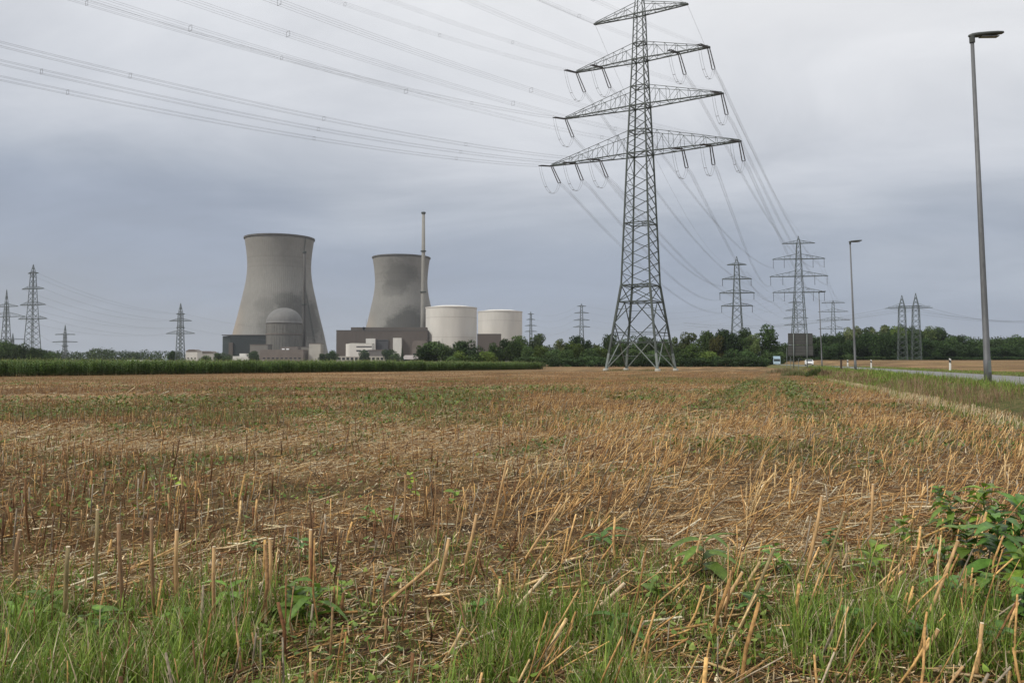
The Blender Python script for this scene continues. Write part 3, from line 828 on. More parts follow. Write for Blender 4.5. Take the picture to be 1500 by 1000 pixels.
# road sign seen from behind
D = 150; o = empty('road_sign', (wx(1172.5, D), D, -.3)); tag(o, 'big grey back of a direction sign on tall posts beside the road', 'road sign')
zt = wz(488, D)+.3; zm = wz(505, D)+.3; zb = wz(521, D)+.3
m = MB(); m.box(-2.22, 2.22, 0, .06, zm+.05, zt); m.build('upper_panel', M['sign_back'], o)
m = MB(); m.box(-2.22, 2.30, .0, .06, zb, zm-.05); m.build('lower_panel', M['sign_back'], o)
m = MB()
for z in np.linspace(zb+.2, zt-.2, 8): m.box(-2.2, 2.2, -.05, -.004, z-.02, z+.02)
m.build('stiffener_rails', M['steel'], o)
for xx_ in (-1.28, 1.15):
    m = MB(); m.tube([(xx_,-.14,-.3),(xx_,-.14,zt-.1)], .085, 10); m.build('post', M['steel_light'], o, smooth=True)
for px_, D_, h_, lab in ((1152.5,146,3.9,'thin grey pole just left of the big sign panel'), (1158,152,2.4,'thin grey pole under the left side of the big sign'), (1169.5,147,2.0,'short pale pole under the middle of the big sign')):
    m = MB(); m.tube([(0,0,-.3),(0,0,h_)], .05, 8); q_ = m.build('sign_pole', M['steel_light'], loc=(wx(px_, D_), D_, -.3)); tag(q_, lab, 'pole')
    c_ = MB(); c_.tube([(0,0,h_),(0,0,h_+.06)], .062, 8); c_.build('cap', M['steel'], q_)

# white car ---------------------------------------------------------------------
D = 198; o = empty('parked_car', (wx(1185, D), D, .27), -.3); o.name = 'white_car'; tag(o, 'small white car driving towards the viewer below the grey sign', 'car')
m = MB()
side = [(-2.1,.30),(2.1,.30),(2.15,.65),(2.05,.92),(1.2,1.02),(.55,1.45),(-1.1,1.48),(-1.7,1.05),(-2.1,.98),(-2.15,.6)]
pv = []
def car_section(sy, sc): return [(sy*sc, -px_, z_) for (px_, z_) in side]
n = len(side); vs = []
for sy, k in ((-.88,.0),(-.9,1),(.9,1),(.88,0)):
    for (px_, z_) in side:
        t_ = max(0, (z_-.95)/.5); vs.append((sy*(1-.16*t_), -px_*(1 if k else .985), z_))
fs = [(i*n+k, (i+1)*n+k, (i+1)*n+(k+1) % n, i*n+(k+1) % n) for i in range(3) for k in range(n)] + [tuple(range(n)), tuple(3*n+k for k in reversed(range(n)))]
m.add(vs, fs); m.build('body', M['car_white'], o)
m = MB(); m.add([(-.76,-1.18,1.05),(.76,-1.18,1.05),(.66,-.60,1.43),(-.66,-.60,1.43)], [(0,1,2,3)])
m.build('windscreen', M['car_glass'], o)
for sx_ in (-1, 1):
    m = MB(); m.add([(sx_*.885,-1.0,1.03),(sx_*.885,1.45,1.06),(sx_*.80,.95,1.42),(sx_*.80,-.55,1.42)], [(0,1,2,3)]); m.build('side_window', M['car_glass'], o)
    m = MB(); m.box(sx_*.68-.14, sx_*.68+.14, -2.17, -2.10, .68, .84); m.build('headlight', M['headlight'], o)
    m = MB(); m.box(sx_*1.0-.09, sx_*1.0+.09, -.95, -.8, .98, 1.1); m.build('mirror', M['car_white'], o)
    for yy_ in (-1.35, 1.3):
        m = MB(); m.tube([(sx_*.72, yy_, .31),(sx_*.905, yy_, .31)], .31, 18); w_ = m.build('wheel', M['rubber'], o)
        m = MB(); m.tube([(sx_*.90, yy_, .31),(sx_*.915, yy_, .31)], .19, 14); m.build('rim', M['steel_light'], w_)
m = MB(); m.box(-.5,.5,-2.18,-2.12,.42,.6); m.build('grille', M['post_black'], o)
# lorry ---------------------------------------------------------------------------
D = 300; o = empty('box_lorry', (wx(1138, D), D, .0), -.27); tag(o, 'pale blue box lorry far down the road beside the dark trees', 'lorry')
m = MB(); m.box(-1.25,1.25,2.2,9.5,.95,3.35); m.build('cargo_box', M['lorry_blue'], o)
m = MB(); m.box(-1.2,1.2,0,2.0,.5,2.6); cb = m.build('cab', M['lorry_blue'], o)
m = MB(); m.box(-1.05,1.05,-.03,-.005,1.5,2.3); m.build('windscreen', M['car_glass'], cb)
m = MB(); m.box(-1.1,1.1,.1,9.3,.6,.92); m.build('chassis', M['post_black'], o)
for sx_ in (-1, 1):
    for yy_ in (.9, 5.6, 8.2):
        m = MB(); m.tube([(sx_*.85, yy_, .5),(sx_*1.18, yy_, .5)], .5, 16); m.build('wheel', M['rubber'], o)
    m = MB(); m.box(sx_*.9-.15, sx_*.9+.15, -.04,-.006,.7,.9); m.build('headlight', M['headlight'], o)

# ------------------------------------------------------------------ pylons
def bar(m, a, b, w):                            # square bar
    m.tube([a, b], w*.7071, 4)

def lattice(m, zs, hw, wl, wb, x_brace=False, ring_every=0, n0=0, legs=True):
    """legs, one-way diagonals on each face between levels zs; hw(z) half width"""
    C_ = lambda z, i: Vector(((1,1,-1,-1)[i]*hw(z), (1,-1,-1,1)[i]*hw(z), z))
    for j in range(len(zs)-1):
        z0, z1 = zs[j], zs[j+1]
        for i in range(4):
            k = (i+1) % 4
            if legs: bar(m, C_(z0, i), C_(z1, i), wl)
            bar(m, C_(z0, i), C_(z1, k), wb)
            if x_brace: bar(m, C_(z0, k), C_(z1, i), wb)
            if ring_every and (j % ring_every == 0): bar(m, C_(z0, i), C_(z0, k), wb)
    for i in range(4): bar(m, C_(zs[-1], i), C_(zs[-1], (i+1) % 4), wb)

def crossarm(m, s, z, Larm, hw, rise, wc, wb, nseg, tipw=.25):
    """pyramidal arm: two bottom chords, two top chords, verticals and plan bracing"""
    b0 = hw(z); t0 = hw(z+rise)
    bot = [Vector((s*b0, y_, z)) for y_ in (-b0, b0)]; top = [Vector((s*t0, y_, z+rise)) for y_ in (-t0, t0)]
    tip = [Vector((s*Larm, y_, z)) for y_ in (-tipw, tipw)]; tt = [Vector((s*(Larm-.2), y_, z+.25)) for y_ in (-tipw*.8, tipw*.8)]
    for k in (0, 1): bar(m, bot[k], tip[k], wc); bar(m, top[k], tt[k], wb)
    bar(m, tip[0], tip[1], wc)
    prev = None
    for i in range(0, nseg+1):
        t = i/nseg; B_ = [bot[k].lerp(tip[k], t) for k in (0, 1)]; T_ = [top[k].lerp(tt[k], t) for k in (0, 1)]
        if 0 < i < nseg:
            bar(m, B_[0], B_[1], wb*.8)
            for k in (0, 1): bar(m, B_[k], T_[k], wb*.7)
            if i % 2 == 0: bar(m, T_[0], T_[1], wb*.6)
        if prev:
            P_, Q_ = prev
            bar(m, P_[i % 2], B_[1-i % 2], wb*.8)
            for k in (0, 1):
                bar(m, (P_[k] if i % 2 else Q_[k]), (T_[k] if i % 2 else B_[k]), wb*.6)
        prev = (B_, T_)

# --- the big pylon
PX, PY, PZ = 24.1, 155.0, -.5
TH = math.radians(-29.5)
BODY = [(0,5.0),(15.9,2.8),(40.6,1.88),(49.6,1.5),(58.4,1.12),(67.1,.85),(70.2,.6),(72.8,.06)]
def hwb(z):
    for (a, b_) in zip(BODY[:-1], BODY[1:]):
        if z <= b_[0]: return a[1] + (b_[1]-a[1])*(z-a[0])/(b_[0]-a[0])
    return BODY[-1][1]
big = empty('transmission_pylon', (PX, PY, PZ), TH)
tag(big, 'huge dark green lattice pylon with four crossarms, nearest of all, standing in the stubble field', 'pylon')
Cn = lambda z, i: Vector(((1,1,-1,-1)[i]*hwb(z), (1,-1,-1,1)[i]*hwb(z), z))
m = MB()
zs = [15.9]; st = 2.25
while zs[-1] + st < 40.6: zs.append(zs[-1]+st); st *= .985
zs[-1] = 40.6
lattice(m, zs, hwb, .27, .12)
zs2 = list(np.linspace(40.6, 49.6, 6)); lattice(m, zs2, hwb, .26, .12)
lattice(m, list(np.linspace(49.6, 58.4, 6)), hwb, .22, .11); lattice(m, list(np.linspace(58.4, 67.1, 7)), hwb, .18, .09)
lattice(m, [67.1, 68.6, 70.2, 72.8], hwb, .14, .07)
# side-face secondary bracing
for i in (0, 2):
    k = (i+1) % 4
    for j in range(len(zs)-1): bar(m, Cn(zs[j], k), Cn(zs[j+1], i), .07)
for z in (27.5, 40.6, 44.9, 49.6, 53.3, 58.4, 61.5):
    for i in range(4): bar(m, Cn(z, i), Cn(z, (i+1) % 4), .16)
    bar(m, Cn(z, 0), Cn(z, 2), .1); bar(m, Cn(z, 1), Cn(z, 3), .1)
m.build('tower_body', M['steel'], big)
# base section
for i in range(4):
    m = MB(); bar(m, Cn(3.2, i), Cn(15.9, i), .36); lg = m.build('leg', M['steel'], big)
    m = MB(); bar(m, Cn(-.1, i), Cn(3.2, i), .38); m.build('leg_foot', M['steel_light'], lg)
    p = Cn(0, i); m = MB(); m.lathe([(.55,-.5),(.5,.35),(.42,.42)], 14, (p.x, p.y)); m.build('concrete_footing', M['pale'], lg)
m = MB()
for z, w in ((15.9,.2),(12.8,.18),(7.1,.1),(5.3,.14)):
    for i in range(4): bar(m, Cn(z, i), Cn(z, (i+1) % 4), w)
for z in (15.9, 12.8): bar(m, Cn(z, 0), Cn(z, 2), .12); bar(m, Cn(z, 1), Cn(z, 3), .12)
for i in range(4):
    k = (i+1) % 4
    bar(m, Cn(12.8, i), Cn(15.9, k), .13); bar(m, Cn(12.8, k), Cn(15.9, i), .13)
    mid = (Cn(12.8, i)+Cn(12.8, k))/2
    a0, b0 = Cn(8.9, i), Cn(8.9, k); low = (Cn(5.3, i)+Cn(5.3, k))/2
    bar(m, mid, a0, .15); bar(m, mid, b0, .15); bar(m, a0, low, .15); bar(m, b0, low, .15)
    for t in (.35, .68):
        q1 = mid.lerp(a0, t); bar(m, q1, Cn(q1.z, i), .07); q1 = mid.lerp(b0, t); bar(m, q1, Cn(q1.z, k), .07)
        q1 = low.lerp(a0, t); bar(m, q1, Cn(q1.z, i), .07); q1 = low.lerp(b0, t); bar(m, q1, Cn(q1.z, k), .07)
m.build('base_bracing', M['steel'], big)
m = MB()
for i in range(4):
    k = (i+1) % 4; low = (Cn(5.3, i)+Cn(5.3, k))/2
    bar(m, low, Cn(.3, i), .15); bar(m, low, Cn(.3, k), .15)
    for t in (.5,):
        q1 = low.lerp(Cn(.3, i), t); bar(m, q1, Cn(q1.z, i), .08); q1 = low.lerp(Cn(.3, k), t); bar(m, q1, Cn(q1.z, k), .08)
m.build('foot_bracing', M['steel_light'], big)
ARMS = [(40.6, 18.8, 4.3, 10), (49.6, 15.7, 3.7, 9), (58.4, 13.3, 3.1, 8), (67.1, 9.3, 2.2, 6)]
for (z, La, rise, ns) in ARMS:
    m = MB()
    for s in (-1, 1): crossarm(m, s, z, La, hwb, rise, .19, .085, max(ns-2, 4))
    b0 = hwb(z)
    for y_ in (-b0, b0): bar(m, (-b0, y_, z), (b0, y_, z), .22)
    m.build('crossarm', M['steel'], big)
# phase attachment points along each arm (local x, z)
PH = [(-18.6, 40.6), (-13.4, 40.6), (-8.2, 40.6), (8.2, 40.6), (13.4, 40.6), (18.6, 40.6), (-15.5, 49.6), (15.5, 49.6),
      (-13.1, 58.4), (-7.6, 58.4), (7.6, 58.4), (13.1, 58.4)]
ca_, sa_ = math.cos(TH), math.sin(TH)
def l2w(p): return Vector((PX + p[0]*ca_ - p[1]*sa_, PY + p[0]*sa_ + p[1]*ca_, PZ + p[2]))
def w2l(p):
    dx, dy = p[0]-PX, p[1]-PY; return Vector((dx*ca_ + dy*sa_, -dx*sa_ + dy*ca_, p[2]-PZ))
back_dir = Vector((-.59, -.807, 0)).normalized()
# --- next pylons
def far_pylon(px, D, ytop, arms, wbase_px, wtop_px, label, rz=0., rise=.45, thick=1., group='distant pylons', hang=None, mat=None, ybase=None, z0=None, tip=True, npan=16):
    """arms: (y pixel, half length in pixels)"""
    s = D/F; zb_ = gz1(wx(px, D), D) - .3 if z0 is None else z0
    H = wz(ytop, D) - zb_; AZ = [(wz(a, D)-zb_, l*s) for (a, l) in arms]
    ztop_arm = max(z for z, _ in AZ); zlow = min(z for z, _ in AZ)
    wb_, wt = wbase_px*s/2, wtop_px*s/2
    def hw(z):
        if z < ztop_arm: return wb_ + (wt-wb_)*min(z/ztop_arm, 1)**.75
        return max(wt*(1-(z-ztop_arm)/max(H-ztop_arm, .1)), .05)
    o = empty('transmission_pylon', (wx(px, D), D, zb_), rz); tag(o, label, 'pylon', group)
    m = MB(); wl = .26*thick; wbb = .13*thick
    lattice(m, list(np.linspace(0, zlow, npan//2+1)), hw, wl*1.15, wbb, True, 4)
    lattice(m, list(np.linspace(zlow, ztop_arm, npan//2+1)), hw, wl*.9, wbb*.9, True, 3)
    lattice(m, list(np.linspace(ztop_arm, H, 4)), hw, wl*.7, wbb*.7, True)
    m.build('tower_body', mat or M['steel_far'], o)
    for (z, l) in AZ:
        if l < .8: continue
        m = MB(); r_ = min(rise*l*.45, 3.6)
        for sg in (-1, 1): crossarm(m, sg, z, l, hw, r_ if z < H-r_ else (H-z)*.6, .28*thick, .12*thick, 4, .15)
        bar(m, (-hw(z), -hw(z), z), (hw(z), -hw(z), z), .2*thick); bar(m, (-hw(z), hw(z), z), (hw(z), hw(z), z), .2*thick)
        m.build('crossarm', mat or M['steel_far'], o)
        if hang and l > hang[1]:
            for sg in (-1, 1):
                for fx in hang[2]:
                    m = MB(); m.tube([(sg*l*fx, 0, z), (sg*l*fx, 0, z-hang[0])], .11*thick, 6); m.build('insulator_string', M['insul'], o)
    return o, AZ, zb_
G1 = math.radians(-22)
pA, azA, zA = far_pylon(1171, 470, 345, [(356,23),(379,37),(404.5,41),(428,37)], 26, 5, 'largest of the distant pylons at right, with insulators hanging from its arms', G1*.4, hang=(5.,10,(.97,.55)), thick=1.05)
pB, azB, zB = far_pylon(1080, 430, 375, [(387.5,13.5),(408.5,21),(429,25),(448,22.5)], 22, 6, 'distant pylon rising behind the dark tree group, left of the large distant one', G1*.4, hang=(3.5,6,(.97,)), thick=1.15)
pC, azC, zC = far_pylon(1166, 900, 436, [(443,10),(454.5,14),(466,17),(476,16)], 12, 3, 'faint small pylon partly hidden behind the legs of a larger one', -.3, thick=1.6)
pD, azD, zD = far_pylon(1221, 800, 440, [(443.5,16),(456.5,20.5),(469,23),(481.5,20)], 11, 3, 'faint pylon between the two smaller street lamps', -.3, thick=1.35)
pE, azE, zE = far_pylon(47, 510, 387, [(400,10),(423,21.5),(446.5,25),(467,28)], 20, 5, 'tallest lattice pylon at the far left', -.35, thick=1.05)
pF, azF, zF = far_pylon(8.5, 600, 424, [(449,23),(464,36)], 14, 4, 'pylon cut by the left edge of the photo', -.35, thick=1.1)
pG, azG, zG = far_pylon(95, 480, 476, [(490,15.5),(501,19.5),(506.5,5)], 5.5, 3, 'small short pylon with two wide arms above the maize', -.1, rise=.2, thick=.8)
pH, azH, zH = far_pylon(18.5, 520, 488, [(497,18)], 4, 2.2, 'tiny single-armed pylon behind the tall left pylons', .1, rise=.2, thick=.8)
pI, azI, zI = far_pylon(264, 600, 444, [(460,7),(470,18.5),(480,7),(488.5,24)], 10.5, 5, 'pylon standing alone left of the cooling towers', -.25, thick=1.2)
pJ, azJ, zJ = far_pylon(777.6, 900, 456, [(460,4.5),(468,6.5),(477,8.5),(485.5,9)], 6, 2, 'tiny faint pylon right of the white round buildings', -.2, thick=1.3)
pK, azK, zK = far_pylon(852, 800, 444.5, [(448.5,6.5),(458.5,10.5),(469,11.5),(479,12.5)], 9, 3, 'faint pylon left of the big pylon above the trees', -.2, thick=1.3)
# twin masts
D = 380; s = D/F; zb_ = gz1(wx(1332, D), D)-.3
tw = empty('twin_mast_pylon', (wx(1332, D), D, zb_), -.28); tag(tw, 'twin pointed lattice masts joined by one long crossarm before the right-hand wood', 'pylon')
dz = lambda y: wz(y, D)-zb_
for cx, ytop in ((-9.2*s, 432), (9.4*s, 429.5)):
    m = MB(); Hh = dz(ytop); za = dz(451)
    def hwt(z, Hh=Hh, za=za): return (6.2+(4.2-6.2)*z/za)*s if z < za else max(4.2*s*(1-(z-za)/(Hh-za)), .05)
    lattice(m, list(np.linspace(0, za, 11)), hwt, .22, .11, True); lattice(m, list(np.linspace(za, Hh, 5)), hwt, .18, .09, True)
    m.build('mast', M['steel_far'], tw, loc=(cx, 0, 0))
m = MB(); za = dz(451); Lh = 31.5*s
for y_ in (-.7, .7):
    for z_ in (za, za+.9): bar(m, (-Lh+(z_-za)*5, y_*.8, z_), (Lh-(z_-za)*5, y_*.8, z_), .2)
for i in range(26):
    x0 = -Lh+1+(2*Lh-2)*i/26; x1 = -Lh+1+(2*Lh-2)*(i+1)/26
    for y_ in (-.56, .56): bar(m, (x0, y_, za), (x1, y_, za+.9), .1)
for sg in (-1, 1): bar(m, (sg*9*s, 0, za+2.6), (sg*(Lh-3), 0, za+.9), .12)
m.build('crossarm', M['steel_far'], tw)

# ------------------------------------------------------------------ insulators, jumpers, conductors
def wpt(o_, p):                                 # local point of a simple rz-rotated empty in world
    c, s_ = math.cos(o_.rotation_euler.z), math.sin(o_.rotation_euler.z); l = o_.location
    return Vector((l.x + p[0]*c - p[1]*s_, l.y + p[0]*s_ + p[1]*c, l.z + p[2]))
# targets on the far pylons: left six phases to pB, right six to pA
def targets(o_, az, hang, half=False):
    A_ = sorted([a for a in az], key=lambda a: a[0]); out = []
    low, mid, top = A_[0], A_[1], A_[2]
    for (z, l) in (low, mid, top):
        out.append((wpt(o_, (-l*.97, 0, z-hang)), wpt(o_, (l*.97, 0, z-hang))))
    return out
tB = targets(pB, azB, 3.5); tA = targets(pA, azA, 5.)
TGT = {0: tB[0][0], 1: tB[1][0], 2: tB[1][1], 6: tB[2][0], 8: tB[2][1], 9: tA[2][0], 3: tA[0][0], 4: tA[1][0], 5: tA[0][1], 7: tA[1][1], 10: wpt(pA, (azA[1][1]*.55, 0, azA[1][0]-5)), 11: tA[2][1]}
def bundle(name, path, label, group, r=.016, quad=True, sp=.22, spacers=(), parent=None):
    """path: list of Vectors; conductors offset around it"""
    d = (path[-1]-path[0]); d.z = 0; d.normalize(); sd = Vector((-d.y, d.x, 0))
    offs = [(-1,-1),(1,-1),(1,1),(-1,1)] if quad == 4 else ([(-1,0),(1,0)] if quad == 2 else [(0,0)])
    m = MB(); org = path[0]
    for (a, b_) in offs: m.tube([p-org + sd*a*sp + Vector((0,0,b_*sp)) for p in path], r, 4)
    o_ = m.build(name, M['wire'], parent, fix=False, loc=org if parent is None else None); 
    if label: tag(o_, label, 'power line', group)
    for t in spacers:
        f = t*(len(path)-1); i = int(f); p = path[i].lerp(path[i+1], f-i) - org; ms = MB()
        q_ = [p + sd*a*(sp+.03) + Vector((0,0,b_*(sp+.03))) for (a, b_) in offs]
        for k in range(4): ms.tube([q_[k], q_[(k+1) % 4]], .014, 4)
        ms.build('spacer', M['insul'], o_, fix=False)
    return o_
pos_names = {0:'lowest crossarm, outer left end',1:'lowest crossarm, middle of the left half',2:'lowest crossarm, inner left',3:'lowest crossarm, inner right',4:'lowest crossarm, middle of the right half',5:'lowest crossarm, outer right end',
 6:'second crossarm from below, left end',7:'second crossarm from below, right end',8:'third crossarm from below, left end',9:'third crossarm from below, inner left',10:'third crossarm from below, inner right',11:'third crossarm from below, right end'}
def string_pair(a, b_, parent, off):
    """twin cap-and-pin string between local points"""
    d = (b_-a); ln = d.length; d.normalize(); sd = Vector((d.y, -d.x, 0)).normalized()*off; m = MB()
    for sgn in (-1, 1):
        m.tube([a+sd*sgn*.6, b_+sd*sgn], .055, 6)
        nn = int(ln/.34)
        for k in range(1, nn):
            c_ = a + d*(ln*k/nn) + sd*sgn*(.6+.4*k/nn); m.tube([c_-d*.05, c_+d*.05], .12, 8)
    m.tube([b_-sd*1.2, b_+sd*1.2], .07, 6)
    return m.build('insulator_pair', M['insul'], parent, fix=False)
for i, (lx, lz) in enumerate(PH):
    A_ = l2w((lx, 0, lz-.1))
    # near side, line leaving behind the viewer's left
    sn = -.16
    nearend = A_ + back_dir*4.2 + Vector((0,0,-.65))
    string_pair(w2l(A_), w2l(nearend), big, .28)
    path = []
    for t in np.linspace(4.2, 285, 60): path.append(A_ + back_dir*t + Vector((0,0,-.1 - .160*t + .000574*t*t)))
    path[0] = nearend
    bundle('power_line', path, f'power line to upper left from {pos_names[i]} on big pylon', 'power lines from the big pylon to the upper left', r=.011 if (i < 3 or i == 6) else .0075, quad=4, sp=.2, spacers=(.09+.02*(i % 3), .2+.015*(i % 4), .32+.02*(i % 2), .45))
    # far side
    T_ = TGT[i]; dv = T_-A_; dist = Vector((dv.x, dv.y, 0)).length; fd = Vector((dv.x, dv.y, 0)).normalized()
    sag = 8.
    def zf(t): return A_.z + dv.z*t/dist - 4*sag*(t/dist)*(1-t/dist)
    farend = A_ + fd*5. ; farend.z = A_.z - 2.3
    string_pair(w2l(A_), w2l(farend), big, .28)
    path = [farend] + [Vector((A_.x + fd.x*t, A_.y + fd.y*t, zf(t) - 1.2*max(0, 1-t/60))) for t in np.linspace(12, dist, 44)]
    bundle('power_line', path, f'power line to distant pylons from {pos_names[i]} on big pylon', 'power lines from the big pylon to the distant pylons', r=.017, quad=4, sp=.2)
    # jumper loop
    a, b_ = w2l(nearend), w2l(farend); m = MB()
    for off in (-.2, .2):
        pts = []
        for t in np.linspace(0, 1, 15):
            q_ = a.lerp(b_, t); q_.z -= 3.6*(1-(2*t-1)**2)**.8 ; q_.y += off*.3; q_.x += off; pts.append(q_)
        m.tube(pts, .022, 5)
    for t in (.3, .5, .7):
        q_ = a.lerp(b_, t); q_.z -= 3.6*(1-(2*t-1)**2)**.8; m.tube([q_+Vector((-.25,0,0)), q_+Vector((.25,0,0))], .05, 4)
    m.build('jumper_loop', M['wire'], big, fix=False)
# earth wires from the top arm
for s_, nm in ((-1, 'left'), (1, 'right')):
    A_ = l2w((s_*9.2, 0, 67.1)); path = [A_ + back_dir*t + Vector((0,0,-.12*t+.00043*t*t)) for t in np.linspace(0, 285, 50)]
    bundle('earth_wire', path, f'thin single earth wire from top crossarm {nm} end to the upper left', 'earth wires', r=.02, quad=1)
    o_, az = (pB, azB) if s_ < 0 else (pA, azA); top = max(az, key=lambda a: a[0]); T_ = wpt(o_, (s_*top[1]*.95, 0, top[0])); dv = T_-A_
    path = [A_ + dv*t + Vector((0,0,-4*9*t*(1-t))) for t in np.linspace(0, 1, 40)]
    bundle('earth_wire', path, f'thin single earth wire from top crossarm {nm} end to the distant pylons', 'earth wires', r=.02, quad=1)

def span(a, b_, sag, label, group='distant power lines', r=.022, quad=2):
    dv = b_-a; path = [a + dv*t + Vector((0,0,-4*sag*t*(1-t))) for t in np.linspace(0, 1, 26)]
    bundle('power_line', path, label, group, r=r, quad=quad, sp=.25)
def arm_ends(o_, az, hang=0.): return [(wpt(o_, (-l*.97,0,z-hang)), wpt(o_, (l*.97,0,z-hang))) for (z, l) in sorted(az)]
def connect(o1, az1, o2, az2, what, sag, h1=0., h2=0.):
    e1, e2 = arm_ends(o1, az1, h1), arm_ends(o2, az2, h2); names = ['lowest', 'second', 'third', 'top']
    for k in range(min(len(e1), len(e2), 4)):
        for s_ in (0, 1):
            span(e1[k][s_], e2[k][s_], sag, f"{'left' if s_ == 0 else 'right'} wire at {names[k]} arm, {what}", r=.02)
connect(pA, azA, pD, azD, 'large distant pylon to the faint one right of it', 7, 5.)
connect(pB, azB, pC, azC, 'pylon behind dark trees to the faint half-hidden pylon', 7, 3.5)
connect(pE, azE, pI, azI, 'tall far-left pylon to the lone pylon', 5)
eF = arm_ends(pF, azF); eG = arm_ends(pG, azG)
span(eF[0][1], eG[0][1], 5, 'thin power line from the edge pylon at left to the short pylon')
# lines running on to the plant and across the horizon
eI = arm_ends(pI, azI)
for k in (1, 3):
    span(eI[k][1], Vector((wx(500, 1050), 1050, wz(500-k*8, 1050))), 8, f"power line from the lone pylon to the plant, {'lower' if k == 1 else 'upper'} one")
eK, eJ = arm_ends(pK, azK), arm_ends(pJ, azJ)
for k in range(4): span(eJ[k][1], eK[k][0], 5, f"faint line between the two small pylons right of the plant, {['lowest','second','third','top'][k]} arm")
for k in range(4): span(eK[k][1], Vector((wx(1170, 760), 760, wz(452-k*6, 760)+8)), 14, f"faint line from the small pylon to behind the big one, {['lowest','second','third','top'][k]} arm")
for y_, zo in ((-9, 0), (9, 1), (-28, 0), (28, 1)):
    a = wpt(tw, (y_*s, 0, za)); b_ = Vector((wx(1560 if zo else 1600, 430), 430, wz(462+abs(y_)*.15, 430)))
    span(a, b_, 4, f"sagging line from the twin mast to the right edge, {'outer' if abs(y_) > 20 else 'inner'} {'right' if zo else 'left'}")
    b_ = Vector((wx(1000, 620), 620, wz(478-abs(y_)*.2, 620)))
    span(a, b_, 5, f"sagging line from the twin mast to the left, {'outer' if abs(y_) > 20 else 'inner'} {'right' if zo else 'left'}")

# ------------------------------------------------------------------ cooling towers
def catmull(prof, n=6):
    out = []
    for i in range(len(prof)-1):
        p0 = prof[max(i-1, 0)]; p1 = prof[i]; p2 = prof[i+1]; p3 = prof[min(i+2, len(prof)-1)]
        for k in range(n):
            t = k/n; f = lambda a, b_, c, d: .5*((2*b_)+(-a+c)*t+(2*a-5*b_+4*c-d)*t*t+(-a+3*b_-3*c+d)*t**3)
            out.append(tuple(f(p0[j], p1[j], p2[j], p3[j]) for j in (0, 1)))
    out.append(prof[-1]); return out
def cooling_tower(px, D, patches, label, ladder):
    o = empty('cooling_tower', (wx(px, D), D, -.5)); tag(o, label, 'cooling tower', 'concrete cooling towers')
    prof = catmull([(62.5,9),(58.8,25),(55.6,40),(50.2,62),(45.2,84),(41.0,104),(39.3,122),(40.3,140),(42.8,158)], 6)
    inner = [(r-1.1, z) for (r, z) in reversed(prof)]
    m = MB(); m.lathe(prof + inner, 160, caps=False); n = 160; k = len(prof)+len(inner)
    m.f += [((k-1)*n+j, (k-1)*n+(j+1) % n, (j+1) % n, j) for j in range(n)]
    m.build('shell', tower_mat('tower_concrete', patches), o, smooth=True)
    m = MB(); m.lathe([(42.7,158.02),(43.9,158.02),(44.0,160.0),(42.2,160.0),(41.8,158.02)], 160, caps=False)
    m.build('rim', simple('rim_concrete', (.10,.10,.095), .9, .2, .1), o)
    m = MB(); nn = 44
    for j in range(nn):
        a0 = 2*PI*j/nn
        for da in (-1, 1):
            a1 = a0 + da*PI/nn; m.tube([(65*math.cos(a0), 65*math.sin(a0), 0), (61.8*math.cos(a1), 61.8*math.sin(a1), 9.3)], .6, 6)
    m.build('raking_columns', M['brown2'], o)
    m = MB(); m.lathe([(66.5,-.5),(67,1.2),(64,1.2),(64,-.5)], 96, caps=False); m.build('basin_wall', M['brown2'], o)
    # stair ladder on the flank
    a = ladder; m = MB()
    pts = [((r+.7)*math.cos(a), (r+.7)*math.sin(a), z) for (r, z) in prof]
    for off in (-.012, .012): m.tube([((r+.7)*math.cos(a+off), (r+.7)*math.sin(a+off), z) for (r, z) in prof], .16, 4)
    for p in pts[::2]: m.box(p[0]-.7, p[0]+.7, p[1]-.7, p[1]+.7, p[2]-.1, p[2]+.1)
    m.build('ladder', M['steel'], o)
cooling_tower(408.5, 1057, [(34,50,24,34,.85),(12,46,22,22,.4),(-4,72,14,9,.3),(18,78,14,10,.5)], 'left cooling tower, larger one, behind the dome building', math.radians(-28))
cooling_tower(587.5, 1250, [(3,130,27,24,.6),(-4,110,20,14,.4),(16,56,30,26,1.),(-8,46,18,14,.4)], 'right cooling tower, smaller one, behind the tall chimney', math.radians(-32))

# chimneys ---------------------------------------------------------------------------
conc = simple('chimney_concrete', (.235,.23,.21), .85, .15, .08, 0, (1,1,.4))
def chimney(px, D, ytop, r0, r1, rings, label, mat=conc):
    o = empty('exhaust_chimney', (wx(px, D), D, -.5)); tag(o, label, 'chimney'); H = wz(ytop, D)+.5
    m = MB(); m.lathe([(r0,0),(r0+(r1-r0)*.35, H*.33),(r0+(r1-r0)*.72, H*.66),(r1, H)], 28, caps=True); m.build('shaft', mat, o, smooth=True)
    for y_ in rings:
        z = wz(y_, D)+.5; rr = r0+(r1-r0)*z/H; m = MB(); m.lathe([(rr+.02,z-.7),(rr+1.1,z-.5),(rr+1.1,z+.6),(rr+.02,z+.6)], 28, caps=False); m.build('gallery', M['steel'], o)
    m = MB(); m.lathe([(r1+.05,H-2.2),(r1+.9,H-1.6),(r1+.9,H+.1),(r1*.8,H+.2)], 28); m.build('cap', M['steel'], o)
chimney(619.8, 960, 310, 3.6, 1.7, (367.5, 427.5), 'tall slender chimney in front of the right cooling tower')
chimney(445, 985, 368, 2.2, 1.5, (446,), 'thin chimney in front of the left cooling tower, above the dome building', simple('chimney_dark', (.07,.068,.063), .85, .15, .1))

